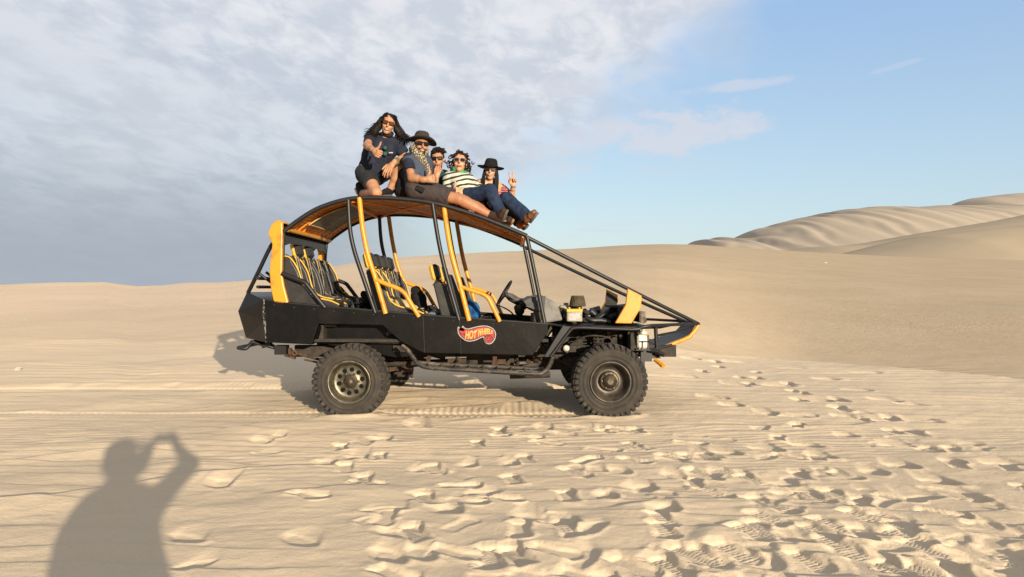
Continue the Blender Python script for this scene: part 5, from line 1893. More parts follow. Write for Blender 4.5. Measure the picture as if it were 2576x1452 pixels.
def strands(name, m, roots, parent, rr=.006, n=6, seed=0, k=5):
    """locks of hair: list of control polylines, each thickened and tapering to its tip"""
    b = MB(); rg = random.Random(seed)
    for pl in roots:
        pts = [Vector(p) for p in pl]
        r0 = rr * rg.uniform(.7, 1.25)
        rs_ = [r0 * (1 - .80 * (i / (len(pts) - 1)) ** 1.6) for i in range(len(pts))]
        b.tube(pts, rs_, n, k)
    return b.build(name, m, parent)


def hat(c, up, fwd, parent, m, rb=.165, rc=.086, hc=.105, droop=.012, roll=.02, band=True):
    r, f, u = frame(fwd, up)
    r, f, u, c = Vector(r), Vector(f), Vector(u), Vector(c)
    b = MB(); n = 40
    rings = [(.0, hc * .90), (.45, hc * 1.0), (.78, hc * .97), (.93, hc * .84), (.97, hc * .5), (1.03, .0)]
    vs = []
    prof = [(rc * a, h_) for a, h_ in rings] + [(rc + (rb - rc) * t, None) for t in (.15, .4, .7, .92, 1.0)] + [(rb, 'u')] + [(rc + (rb - rc) * t, 'u') for t in (.7, .35)] + [(rc * .98, 'u')]
    for k_ in range(n):
        a = 2 * pi * k_ / n
        for (rad_, h_) in prof:
            t = max(0, (rad_ - rc) / (rb - rc))
            z = h_ if not (h_ is None or h_ == 'u') else (roll * t * t * cos(2 * a + pi) * 1.0 - droop * t * t)
            if h_ == 'u': z -= .005
            pinch = 1 - .10 * (1 if (h_ not in (None, 'u') and h_ > hc * .8) else 0) * abs(cos(a))
            vs.append(c + r * (cos(a) * rad_ * pinch) + f * (sin(a) * rad_ * 1.10) + u * z)
    mm = len(prof); fs = []
    for k_ in range(n):
        k2 = (k_ + 1) % n
        for i in range(mm - 1):
            fs.append((k_ * mm + i, k_ * mm + i + 1, k2 * mm + i + 1, k2 * mm + i))
    b.add(vs, fs, 0, True)
    o = b.build('hat', m, parent)
    if band:
        bb = MB()
        bb.tube([c + r * (cos(a) * rc * 1.04) + f * (sin(a) * rc * 1.14) + u * .012 for a in np.linspace(0, 2 * pi, 33)[:-1]], .007, 6, closed=True)
        bb.build('hat_band', M_blk, o)
    return o


def person(name, J, label, group='people sitting on the buggy roof'):
    base = (J['ha'] + J['hb']) / 2
    return empty(name, tuple(base), label, 'person', group)


H_ = 0.0058

# ===== person kneeling at the back of the group
J = dict(neck=Z1(600, 520, 8.22), sa=Z1(385, 520, 8.19), sb=Z1(800, 615, 8.24), ha=Z1(310, 1050, 8.24), hb=Z1(455, 1070, 8.37), ea=Z1(325, 625, 8.02), wa=Z1(412, 690, 7.80),
         eb=Z1(895, 800, 8.27), wb=Z1(735, 880, 8.06), ka=Z1(470, 1330, 7.95), aa=Z1(250, 1335, 8.30), kb=Z1(822, 960, 8.22), ab=Z1(655, 1315, 8.28), hd=Z1(645, 315, 8.14), w=1.03)
pz = person('person', J, 'kneeling person with long windblown dark hair, navy shirt and raised thumb')
lo, hi = bounds(J); Fd = Field(lo, hi, H_)
q, fr = head(Fd, J['hd'], (.16, -1, -.13), (.27, -.10, .96), 1.02)
Fd.cone(J['neck'], q(0, -.02, -.07), .054, .050, .02)
trunk(Fd, J)
limb(Fd, J['sa'], J['ea'], J['wa'], .046, .040, .027); limb(Fd, J['sb'], J['eb'], J['wb'], .046, .039, .026)
limb(Fd, J['ha'], J['ka'], J['aa'], .088, .056, .036); limb(Fd, J['hb'], J['kb'], J['ab'], .086, .054, .035)
hand(Fd, lerp(J['wa'], Z1(440, 710, 7.76), .6), Z1(500, 770, 7.70) - Z1(412, 690, 7.80), (.75, .25, -.3), 'fist', (.15, 0, 1), 1.0)
hand(Fd, J['wb'] + nz_(Z1(640, 960, 8.0) - J['wb']) * .02, Z1(610, 1020, 7.98) - Z1(720, 890, 8.05), (.2, .9, -.3), 'drape', (-.8, -.2, .3), 1.05)
v, f = Fd.mesh(); np_obj('body', v, f, S1, pz)
Fs = Field(lo, hi, .008)
trunk(Fs, J, .014, .04, False)
Fs.cone(lerp(J['neck'], (J['ha'] + J['hb']) / 2, .5), lerp(J['ha'], J['hb'], .5) + np.array((0, 0, .015)), .138, .146, .05)
for s0, e0, t in ((J['sa'], J['ea'], .62), (J['sb'], J['eb'], .70)):
    Fs.cone(s0, lerp(s0, e0, t), .062, .064, .03, flat_b=True)
Fs.ell(J['neck'] + (J['hd'] - J['neck']) * .45, (.066, .066, .07), None, .01, True)
Fs.ell(q(0, .06, -.19), (.030, .05, .075), None, .01, True)
v, f = Fs.mesh(); np_obj('shirt', v, f, M_navy, pz, .011, 12, 1)
Fs = Field(lo, hi, .008)
Fs.cone(J['ha'], J['hb'], .120, .120, .03); Fs.cone((J['ha'] + J['hb']) / 2, lerp(J['neck'], (J['ha'] + J['hb']) / 2, .72), .122, .116, .03)
Fs.cone(J['ha'], lerp(J['ha'], J['ka'], .58), .108, .092, .03, flat_b=True); Fs.cone(J['hb'], lerp(J['hb'], J['kb'], .55), .108, .092, .03, flat_b=True)
v, f = Fs.mesh(); np_obj('shorts', v, f, M_char, pz, .007, 16, 2)
glasses(q, fr, M_lensb, M_frame, pz); mouth(q, fr, pz)
rg = random.Random(4); r_, f_, u_ = fr; locks = []
for k_ in range(420):
    sd_ = rg.choice((-1, 1)); th = rg.uniform(-.2, 1.3)
    root = q(sd_ * .060 * cos(th * .6) * rg.uniform(.2, 1.1), -.02 - .05 * rg.random() + .07 * (rg.random() < .3), .085 + .025 * rg.random())
    mid1 = q(sd_ * rg.uniform(.082, .105), rg.uniform(-.07, .03), rg.uniform(-.01, .05))
    wind = np.array((rg.uniform(.02, .14), rg.uniform(-.02, .05), 0)) if sd_ < 0 else np.array((rg.uniform(-.06, .02), 0, 0))
    mid2 = q(sd_ * rg.uniform(.085, .14), rg.uniform(-.07, .03), rg.uniform(-.12, -.06)) + wind * .6 + np.array((0, 0, rg.uniform(-.01, .02)))
    tip = q(sd_ * rg.uniform(.07, .17), rg.uniform(-.06, .04), rg.uniform(-.22, -.14)) + wind * 1.3 + np.array((0, 0, .06 * rg.random()))
    locks.append([root, mid1, lerp(mid1, mid2, .55) + np.array((rg.uniform(-.012, .012), 0, 0)), mid2, lerp(mid2, tip, .6) + np.array((rg.uniform(-.018, .018), 0, rg.uniform(-.01, .01))), tip])
Fh = Field(J['hd'] - .36, J['hd'] + .36, .007)
for sd_, mv in ((1, (-.02, 0, 0)), (-1, (.06, 0, .03))):
    mv = np.array(mv)
    for yy in (-.055, -.015):
        Fh.path([q(sd_ * .040, yy, .090), q(sd_ * .074, yy, .030), q(sd_ * .086, yy + .01, -.045) + mv * .35, q(sd_ * .100, yy + .02, -.110) + mv, q(sd_ * .098, yy + .02, -.165) + mv * 1.7], [.034, .032, .034, .036, .016], .02)
v, f = Fh.mesh(); hm = np_obj('hair_mass', v, f, M_hair, None, .007, 46, 3)
hr = strands('hair', M_hair, locks, pz, .0050, 5, 5, 2)
hm.parent = hr
hm.location = -root_loc(hr)
Fh = Field(J['hd'] - .2, J['hd'] + .2, .007)
Bm = np.stack(fr, 1)
Fh.ell(q(0, -.022, .040), (.084, .098, .086), Bm, .0)
Fh.ell(q(0, .088, .005), (.060, .070, .066), Bm, .01, True)
v, f = Fh.mesh(); np_obj('hair_cap', v, f, M_hair, hr, .006, 40, 3)
bn_ = MB(); nb = J['neck'] + (J['hd'] - J['neck']) * .30
bn_.tube([Vector(nb + np.array((cos(a) * .068, sin(a) * .062, .012 * sin(a * 2) + .020 * sin(a)))) for a in np.linspace(0, 2 * pi, 25)[:-1]], .018, 8, closed=True)
bn_.build('neck_scarf', M_band, pz)
hs = Z1(600, 700, 8.085); gl = MB()
for dz_, rr_ in ((.030, .024), (-.035, .026)):
    gl.lathe(Vector(hs) + Vector((0, 0, dz_)), (0, -1, 0), [(-.003, rr_ - .004), (-.003, rr_), (.003, rr_), (.003, rr_ - .004), (-.003, rr_ - .004)], 18)
hg = gl.build('hanging_sunglasses', M_frame, pz)
gl = MB()
for dz_, rr_ in ((.030, .021), (-.035, .023)): gl.lathe(Vector(hs) + Vector((0, 0, dz_)), (0, -1, 0), [(.001, 0), (.001, rr_)], 18)
gl.build('lens', mat('green_lens', (.015, .05, .03), .15, spec=.6), hg)
br = MB(); wd_ = nz_(J['wb'] - J['eb']); s1_ = nz_(np.cross(wd_, (0, 0, 1))); s2_ = np.cross(wd_, s1_)
for k_ in range(5):
    cc_ = J['wb'] - wd_ * (.008 + .016 * k_)
    br.tube([Vector(cc_ + (s1_ * cos(a) + s2_ * sin(a)) * (.032 + .0015 * k_) + wd_ * .006 * sin(a + k_)) for a in np.linspace(0, 2 * pi, 17)[:-1]], .0055, 6, closed=True)
br.build('bracelet', M_wood, pz)
MB().tube([Vector(J['wa'] + np.array((cos(a) * .029, .01 * sin(a), sin(a) * .029))) for a in np.linspace(0, 2 * pi, 17)[:-1]], .004, 6, closed=True).build('bracelet', M_frame, pz)
MB().box(Vector(Z1(685, 735, 8.10)), (.045, .006, .012)).build('shirt_badge', M_dwhite, pz)
shoe('shoe', J['aa'], Z1(175, 1250, 8.36), Z1(240, 1370, 8.32) + np.array((0, 0.02, 0)), M_blk, M_sole, pz, up=(.8, -.3, .2))
shoe('shoe', J['ab'], Z1(690, 1352, 8.33), Z1(560, 1362, 8.12), M_blk, M_sole, pz, up=(0, 0, 1))

# ===== person in the grey brimmed hat
J = dict(neck=Z1(1090, 760, 8.16), sa=Z1(940, 850, 8.02), sb=Z1(1190, 850, 8.30), ha=Z1(1060, 1275, 8.03), hb=Z1(1130, 1260, 8.22), ea=Z1(995, 1110, 7.93), wa=Z1(1180, 1140, 7.86),
         eb=Z1(1270, 1120, 8.46), wb=Z1(1320, 1250, 8.36), ka=Z2(430, 800, 7.96), aa=Z2(885, 1025, 7.95), kb=Z2(560, 830, 8.20), ab=Z2(930, 1060, 8.17), hd=Z1(1135, 640, 8.12), w=1.08)
pz = person('person', J, 'person in a brown grey brimmed hat and checked scarf, bare legs stretched out')
lo, hi = bounds(J); Fd = Field(lo, hi, H_)
q, fr = head(Fd, J['hd'], (.34, -1, .02), (.03, .20, .97), 1.04)
Fd.cone(J['neck'], q(0, -.02, -.07), .060, .056, .02)
trunk(Fd, J)
limb(Fd, J['sa'], J['ea'], J['wa'], .050, .044, .030); limb(Fd, J['sb'], J['eb'], J['wb'], .050, .043, .030)
limb(Fd, J['ha'], J['ka'], J['aa'], .090, .058, .038); limb(Fd, J['hb'], J['kb'], J['ab'], .090, .058, .038)
hand(Fd, J['wa'] + np.array((.015, 0, .003)), (1, -.12, .10), (-.1, 1, .0), 'fist', (0, 0, 1), 1.12)
hand(Fd, J['wb'], (.6, -.2, -.5), (0, 0, -1), 'drape', None, 1.05)
v, f = Fd.mesh(); np_obj('body', v, f, S2, pz)
Fs = Field(lo, hi, .008)
trunk(Fs, J, .016, .04, False)
Fs.cone(lerp(J['neck'], (J['ha'] + J['hb']) / 2, .5), lerp(J['ha'], J['hb'], .5) + np.array((0, 0, .02)), .145, .148, .05)
Fs.ell(J['neck'] + (J['hd'] - J['neck']) * .45, (.070, .070, .07), None, .01, True)
v, f = Fs.mesh(); np_obj('shirt', v, f, M_slate, pz, .009, 12, 4)
Fs = Field(lo, hi, .008)
for s0, e0, t in ((J['sa'], J['ea'], .60), (J['sb'], J['eb'], .60)):
    Fs.cone(s0 + (J['neck'] - s0) * .12, lerp(s0, e0, t), .075, .068, .03, flat_b=True)
v, f = Fs.mesh(); np_obj('sleeve', v, f, M_navy, pz, .006, 14, 6)
Fs = Field(lo, hi, .008)
Fs.cone(J['ha'], J['hb'], .122, .122, .03); Fs.cone((J['ha'] + J['hb']) / 2, lerp(J['neck'], (J['ha'] + J['hb']) / 2, .72), .128, .120, .03)
Fs.cone(J['ha'], lerp(J['ha'], J['ka'], .78), .108, .094, .03, flat_b=True); Fs.cone(J['hb'], lerp(J['hb'], J['kb'], .70), .108, .092, .03, flat_b=True)
v, f = Fs.mesh(); np_obj('shorts', v, f, M_cargo, pz, .008, 14, 5)
glasses(q, fr, M_lens, M_frame, pz); mouth(q, fr, pz, True, 1.0, -.062)
Fb = Field(J['hd'] - .2, J['hd'] + .2, .006); Bm = np.stack(fr, 1)
Fb.ell(q(0, .066, -.098), (.034, .024, .026), Bm, .01); Fb.cone(q(-.030, .084, -.045), q(.030, .084, -.045), .008, .008, .006)
for sg_ in (-1, 1): Fb.cone(q(sg_ * .032, .080, -.048), q(sg_ * .028, .070, -.090), .009, .012, .008)
v, f = Fb.mesh(); np_obj('beard', v, f, M_hair, pz, .003, 60, 3)
hat(Vector(q(0, -.012, .062)), fr[2] + np.array((0, .10, 0)), fr[1], pz, M_felt2, .172, .088, .100, -.002, .022)
mk, g_, b_ = new_mat('checked_scarf'); tcn = g_.n('ShaderNodeTexCoord')
ck = g_.n('ShaderNodeTexVoronoi'); ck.feature = 'DISTANCE_TO_EDGE'; ck.inputs['Scale'].default_value = 34; g_.lk(tcn.outputs['Object'], ck.inputs['Vector'])
g_.lk(g_.mix(g_.ramp(ck.outputs['Distance'], .08, .16), (.012, .011, .010), (.235, .195, .130)), b_.inputs['Base Color']); b_.inputs['Roughness'].default_value = .95
Fs = Field(J['neck'] - .35, J['neck'] + .35, .008)
nb = J['neck'] + (J['hd'] - J['neck']) * .28
ringp = [nb + np.array((cos(a) * .074, sin(a) * .068, .018 * sin(a * 2 + 1) - .016 * cos(a))) for a in np.linspace(0, 2 * pi, 15)]
Fs.path(ringp, [.032] * 15, .02)
Fs.path([Z1(1030, 720, 8.02), Z1(1110, 780, 8.0), Z1(1170, 860, 8.02), Z1(1225, 960, 8.06), Z1(1265, 1070, 8.08)], [.038, .042, .038, .034, .028], .02)
v, f = Fs.mesh(); np_obj('scarf', v, f, mk, pz, .009, 18, 9)
bl = MB(); mid = (J['ha'] + J['hb']) / 2
MB().box(Vector(Z1(1120, 1275, 7.885)), (.095, .016, .055), Matrix.Rotation(.45, 3, 'Y'), bev=.006).build('belt_pouch', M_blk, pz)
shoe('shoe', J['aa'], Z2(1035, 1110, 7.93), Z2(1105, 950, 7.82), M_shoe, M_sole, pz, up=(-.9, .1, .25))
shoe('shoe', J['ab'], Z2(1120, 1140, 8.15), Z2(1185, 1100, 7.98), M_shoe, M_sole2, pz, up=(-.9, .1, .35))
bp_c = Z1(900, 1190, 8.30)
bpk = empty('backpack', tuple(bp_c), 'black backpack leaning behind the back of the person in the grey hat', 'backpack')
Fs = Field(bp_c - .35, bp_c + .35, .009)
Fs.cone(Z1(885, 1060, 8.24), Z1(900, 1290, 8.26), .085, .115, .03); Fs.cone(Z1(850, 1150, 8.28), Z1(850, 1300, 8.28), .07, .09, .03); Fs.cone(Z1(960, 1090, 8.2), Z1(1000, 1300, 8.18), .06, .08, .03)
v, f = Fs.mesh(); np_obj('pack_bag', v, f, M_blk, bpk, .010, 12, 3)
b = MB(); b.tube([Vector(Z1(890, 960, 8.1)), Vector(Z1(850, 1060, 8.12)), Vector(Z1(930, 1200, 8.03)), Vector(Z1(1000, 1330, 8.04))], .014, 6, 4); b.build('pack_strap', M_cargo, bpk)

# ===== person in teal
J = dict(neck=Z1(1365, 1020, 8.69), sa=Z1(1255, 1070, 8.73), sb=Z1(1475, 1080, 8.65), ha=A(P(1095, 522, 8.86)), hb=A(P(1125, 522, 8.92)), ea=Z1(1330, 1210, 8.47), wa=Z1(1362, 1100, 8.45),
         eb=Z1(1500, 1260, 8.59), wb=Z1(1560, 1330, 8.53), ka=A(P(1185, 512, 8.62)), aa=A(P(1240, 555, 8.60)), kb=A(P(1195, 512, 8.76)), ab=A(P(1250, 556, 8.74)), hd=Z1(1378, 845, 8.61), w=.92)
pz = person('person', J, 'person with short dark hair in a teal jacket, fingers at the mouth')
lo, hi = bounds(J); Fd = Field(lo, hi, H_)
q, fr = head(Fd, J['hd'], (.05, -1, -.08), (-.06, .02, 1), 1.02)
Fd.cone(J['neck'], q(0, -.02, -.07), .052, .050, .02)
trunk(Fd, J)
limb(Fd, J['sa'], J['ea'], J['wa'], .044, .038, .026); limb(Fd, J['sb'], J['eb'], J['wb'], .044, .038, .026)
limb(Fd, J['ha'], J['ka'], J['aa'], .080, .054, .036); limb(Fd, J['hb'], J['kb'], J['ab'], .080, .054, .036)
hand(Fd, J['wa'], (.22, -.1, 1), (.2, .9, .1), 'pinch', (-.6, .3, .2), 1.05); hand(Fd, J['wb'], (.6, 0, -.6), (0, 0, -1), 'drape', None, 1.0)
v, f = Fd.mesh(); np_obj('body', v, f, S1, pz)
Fs = Field(lo, hi, .008); trunk(Fs, J, .018, .04)
for s0, e0, w0_ in ((J['sb'], J['eb'], J['wb']),): Fs.cone(s0, e0, .060, .055, .03); Fs.cone(e0, lerp(e0, w0_, .9), .055, .044, .03, flat_b=True)
Fs.cone(J['sa'], J['ea'], .060, .055, .03); Fs.cone(J['ea'], lerp(J['ea'], J['wa'], .25), .052, .046, .02, flat_b=True)
Fs.ell(J['neck'] + (J['hd'] - J['neck']) * .5, (.066, .066, .08), None, .01, True)
v, f = Fs.mesh(); np_obj('jacket', v, f, M_teal, pz, .009, 12, 7)
Fs = Field(lo, hi, .008); Fs.cone(J['neck'] - np.array((0, .06, .06)), lerp(J['neck'], (J['ha'] + J['hb']) / 2, .75) - np.array((0, .085, 0)), .055, .07, .02)
v, f = Fs.mesh(); np_obj('undershirt', v, f, M_turq, pz, .006, 16, 8)
Fs = Field(lo, hi, .009)
for a0, k0, e0 in ((J['ha'], J['ka'], J['aa']), (J['hb'], J['kb'], J['ab'])): Fs.cone(a0, k0, .094, .068, .03); Fs.cone(k0, e0, .066, .052, .03, flat_b=True)
v, f = Fs.mesh(); np_obj('trousers', v, f, M_char, pz, .007, 14, 8)
glasses(q, fr, M_lens, M_frame, pz, 1.05); mouth(q, fr, pz, False)
rg = random.Random(14); locks = []
for k_ in range(95):
    a = rg.uniform(-pi, pi); e = rg.uniform(.35, 1.5)
    root = q(.070 * cos(e) * sin(a), -.015 + .085 * cos(e) * cos(a), .045 + .075 * sin(e))
    sw = np.array((rg.uniform(-.01, .045), 0, rg.uniform(.0, .02)))
    locks.append([root - (root - q(0, 0, .03)) * .1, root + (root - q(0, -.02, .03)) * .22 + sw * .4, root + (root - q(0, -.02, .03)) * .26 + sw + np.array((0, 0, -.012))])
hr = strands('hair', M_hair, locks, pz, .012, 6, 6, 3)
Fh = Field(J['hd'] - .2, J['hd'] + .2, .007); Bm = np.stack(fr, 1)
Fh.ell(q(0, -.020, .042), (.083, .098, .086), Bm, .0); Fh.ell(q(0, .100, -.005), (.066, .070, .066), Bm, .01, True)
v, f = Fh.mesh(); np_obj('hair_cap', v, f, M_hair, hr, .006, 40, 3)

# ===== person in the striped sweater
J = dict(neck=Z2(425, 440, 8.52), sa=Z2(275, 485, 8.44), sb=Z2(600, 560, 8.54), ha=Z2(490, 765, 8.30), hb=Z2(580, 745, 8.44), ea=Z2(245, 650, 8.38), wa=Z2(310, 690, 8.26),
         eb=Z2(730, 650, 8.52), wb=Z2(800, 730, 8.40), ka=Z2(880, 680, 8.10), aa=Z2(1005, 960, 8.10), kb=Z2(800, 720, 8.48), ab=Z2(985, 1000, 8.40), hd=Z2(430, 285, 8.46), w=.95)
pz = person('person', J, 'curly haired person in a white and dark green striped sweater, head back')
lo, hi = bounds(J); Fd = Field(lo, hi, H_)
q, fr = head(Fd, J['hd'], (.08, -1, .22), (.04, .22, 1), 1.04)
Fd.cone(J['neck'], q(0, -.02, -.07), .050, .048, .02)
trunk(Fd, J)
limb(Fd, J['sa'], J['ea'], J['wa'], .044, .038, .025); limb(Fd, J['sb'], J['eb'], J['wb'], .044, .038, .025)
limb(Fd, J['ha'], J['ka'], J['aa'], .082, .055, .036); limb(Fd, J['hb'], J['kb'], J['ab'], .082, .055, .036)
hand(Fd, J['wa'] + np.array((.01, -.01, 0)), (.55, -.65, .05), (.8, .5, 0), 'fist', (0, 0, 1), 1.0); hand(Fd, J['wb'], (.5, -.3, -.6), (0, -.2, -1), 'drape', None, .95)
v, f = Fd.mesh(); np_obj('body', v, f, S3, pz)
M_strp = stripes('green_white_stripes', (.310, .295, .265), (.012, .022, .009), (-.25, 0.10, 1), .066, .62, .035)
Fs = Field(lo, hi, .008); trunk(Fs, J, .014, .04, False); Fs.cone(lerp(J['neck'], (J['ha'] + J['hb']) / 2, .45), lerp(J['neck'], (J['ha'] + J['hb']) / 2, .70), .122, .122, .04)
for s0, e0, w0_ in ((J['sa'], J['ea'], J['wa']), (J['sb'], J['eb'], J['wb'])): Fs.cone(s0, e0, .060, .054, .03); Fs.cone(e0, lerp(e0, w0_, .92), .052, .042, .03, flat_b=True)
Fs.ell(J['neck'] + (J['hd'] - J['neck']) * .55, (.062, .062, .08), None, .01, True)
v, f = Fs.mesh(); np_obj('sweater', v, f, M_strp, pz, .007, 13, 11)
Fs = Field(lo, hi, .008); mid = (J['ha'] + J['hb']) / 2
Fs.cone(lerp(J['neck'], mid, .66), mid + np.array((0, 0, .0)), .120, .118, .03); Fs.cone(J['ha'], J['hb'], .108, .108, .03)
v, f = Fs.mesh(); np_obj('sweater_hem', v, f, M_creamc, pz, .008, 18, 12)
Fs = Field(lo, hi, .008)
for a0, k0, e0 in ((J['ha'], J['ka'], J['aa']), (J['hb'], J['kb'], J['ab'])): Fs.cone(lerp(a0, k0, .12), k0, .094, .078, .03); Fs.cone(k0, lerp(k0, e0, 1.02), .078, .066, .03, flat_b=True)
v, f = Fs.mesh(); np_obj('jeans', v, f, M_denim, pz, .009, 12, 13)
glasses(q, fr, M_lens, mat('pale_frame', (.16, .12, .11), .4), pz, 1.05); mouth(q, fr, pz, False)
rg = random.Random(24); hb_ = MB()
for k_ in range(230):
    a = rg.uniform(-pi, pi); e = rg.uniform(-.75, 1.5)
    if cos(a) * cos(e) > .35 and e < .75: continue
    dv = np.array((sin(a) * cos(e), cos(a) * cos(e), sin(e)))
    rad_ = rg.uniform(.90, 1.25)
    c_ = q(dv[0] * .098 * rad_, -.025 + dv[1] * .100 * rad_, .012 + dv[2] * .105 * rad_)
    ph = rg.uniform(0, 6.28); ax_ = nz_(np.array((rg.gauss(0, 1), rg.gauss(0, 1), rg.gauss(0, 1)))); s1_ = nz_(np.cross(ax_, (.3, .2, 1))); s2_ = np.cross(ax_, s1_)
    hb_.tube([Vector(c_ + (s1_ * cos(t) + s2_ * sin(t)) * .016 + ax_ * .005 * t) for t in np.linspace(ph, ph + 5.2, 9)], .0062, 5)
hr = hb_.build('hair', M_hairb, pz)
Fh = Field(J['hd'] - .22, J['hd'] + .22, .008); Bm = np.stack(fr, 1)
Fh.ell(q(0, -.030, .025), (.094, .096, .098), Bm, .0); Fh.ell(q(0, .100, -.01), (.062, .078, .074), Bm, .01, True)
v, f = Fh.mesh(); np_obj('hair_cap', v, f, M_hairb, hr, .010, 36, 3)
Fs = Field(J['neck'] - .2, J['neck'] + .2, .007); nb = J['neck'] + (J['hd'] - J['neck']) * .24 + np.array((0, -.018, 0))
Fs.path([nb + np.array((cos(a) * .070, sin(a) * .066, .014 * sin(2 * a) - .018 * cos(a))) for a in np.linspace(0, 2 * pi, 15)], [.030] * 15, .01); Fs.cone(nb + np.array((.03, -.06, -.01)), nb + np.array((.07, -.07, -.05)), .022, .012, .02)
v, f = Fs.mesh(); np_obj('bandana', v, f, M_green, pz, .006, 26, 9)
shoe('shoe', J['aa'], Z2(1000, 1080, 8.10), Z2(1095, 1085, 7.98), M_shoe, M_sole, pz, up=(0, 0, 1))

# ===== person in the black hat making a peace sign
J = dict(neck=Z2(885, 520, 8.92), sa=Z2(735, 560, 8.88), sb=Z2(1030, 630, 8.95), ha=A(P(1226, 552, 8.88)), hb=A(P(1252, 548, 9.00)), ea=Z2(800, 750, 8.72), wa=Z2(985, 765, 8.52),
         eb=Z2(1180, 765, 8.88), wb=Z2(1205, 610, 8.80), ka=Z2(1100, 785, 8.46), aa=Z2(1405, 1055, 8.30), kb=Z2(1080, 850, 8.72), ab=Z2(1300, 1130, 8.58), hd=Z2(878, 392, 8.86), w=.86)
pz = person('person', J, 'person in a black hat and red striped top raising two fingers')
lo, hi = bounds(J, .27); Fd = Field(lo, hi, H_)
q, fr = head(Fd, J['hd'], (.0, -1, -.02), (.06, .10, 1), .98)
Fd.cone(J['neck'], q(0, -.02, -.07), .045, .045, .02)
trunk(Fd, J)
limb(Fd, J['sa'], J['ea'], J['wa'], .040, .035, .024); limb(Fd, J['sb'], J['eb'], J['wb'], .040, .036, .024)
limb(Fd, J['ha'], J['ka'], J['aa'], .080, .054, .036); limb(Fd, J['hb'], J['kb'], J['ab'], .080, .054, .036)
hand(Fd, J['wb'], (.03, -.08, 1), (-.1, -1, -.05), 'v', (-1, 0, 0), 1.02); hand(Fd, J['wa'], (.55, -.3, -.55), (-.3, .2, -.9), 'drape', (.3, -.3, .6), .95)
v, f = Fd.mesh(); np_obj('body', v, f, S3, pz)
M_reds = stripes('red_white_stripes', (.190, .010, .014), (.300, .230, .215), (.1, 0, 1), .028, .74, .012)
Fs = Field(lo, hi, .008)
mid = (J['ha'] + J['hb']) / 2; ch = lerp(J['neck'], mid, .36)
Fs.cone(ch + np.array((0, 0, -.02)), lerp(ch, mid, .6), .108, .104, .03); Fs.cone(ch - np.array((.07, 0, .02)), ch + np.array((.07, 0, -.035)), .085, .085, .03); Fs.cone(lerp(ch, mid, .5), mid, .105, .112, .03)
for s0, e0 in ((J['sa'], J['ea']), (J['sb'], J['eb'])): Fs.cone(lerp(s0, e0, .14), lerp(s0, e0, .62), .058, .056, .02, True, True)
Fs.ell(J['neck'] + np.array((0, -.04, -.02)), (.11, .13, .085), None, .01, True)
v, f = Fs.mesh(); np_obj('top', v, f, M_reds, pz, .006, 14, 14)
Fs = Field(lo, hi, .008); Fs.cone(J['ha'], J['hb'], .108, .108, .03)
for a0, k0, e0 in ((J['ha'], J['ka'], J['aa']), (J['hb'], J['kb'], J['ab'])): Fs.cone(a0, k0, .094, .074, .03); Fs.cone(k0, e0, .076, .076, .03, flat_b=True)
v, f = Fs.mesh(); np_obj('jeans', v, f, M_denim, pz, .010, 12, 15)
glasses(q, fr, M_lens, mat('wine_frame', (.03, .008, .008), .3), pz); mouth(q, fr, pz)
hat(Vector(q(0, -.010, .058)), fr[2] + np.array((.05, .12, 0)), fr[1], pz, M_felt, .165, .082, .096, .008, -.006)
rg = random.Random(31); locks = []
for sd_ in (-1, 1):
    for k_ in range(13):
        x0 = sd_ * rg.uniform(.058, .088); y0 = rg.uniform(-.03, .045)
        L = rg.uniform(.22, .30) if sd_ > 0 else rg.uniform(.30, .38)
        locks.append([q(x0 * .8, y0, .05), q(x0 * 1.1, y0 + .01, -.05), q(x0 * 1.15 + rg.uniform(-.01, .01), y0 + .04, -.05 - L * .45), q(x0 * 1.05 + rg.uniform(-.015, .015), y0 + .065, -.05 - L * .8), q(x0 * 1.05 + rg.uniform(-.02, .02), y0 + .06, -.05 - L)])
hr = strands('hair', M_hair, locks, pz, .0125, 6, 3, 4)
Fh = Field(J['hd'] - .2, J['hd'] + .2, .008); Bm = np.stack(fr, 1)
Fh.ell(q(0, -.022, .036), (.081, .095, .086), Bm, .0); Fh.ell(q(0, .095, -.005), (.062, .074, .07), Bm, .01, True)
v, f = Fh.mesh(); np_obj('hair_cap', v, f, M_hair, hr, .005, 40, 3)
MB().tube([Vector(J['neck'] + np.array((cos(a) * .060, sin(a) * .058 - .004, .006 + .016 * sin(a)))) for a in np.linspace(0, 2 * pi, 25)[:-1]], .0045, 6, closed=True).build('necklace', M_wood, pz)
wt = MB(); wt.tube([Vector(J['wb'] + np.array((cos(a) * .028, sin(a) * .028, -.012 + .003 * cos(a)))) for a in np.linspace(0, 2 * pi, 21)[:-1]], .0065, 6, closed=True); wt.box(Vector(J['wb'] + np.array((0, -.031, -.012))), (.026, .008, .026), bev=.004); wt.build('wristwatch', M_metal, pz)
shoe('boot', J['aa'], Z2(1440, 1120, 8.28), Z2(1545, 985, 8.16), M_boot, M_sole, pz, up=(-.6, -.1, .5))
shoe('boot', J['ab'], Z2(1330, 1200, 8.56), Z2(1400, 1170, 8.36), M_boot, M_sole, pz, up=(-.7, 0, .5))

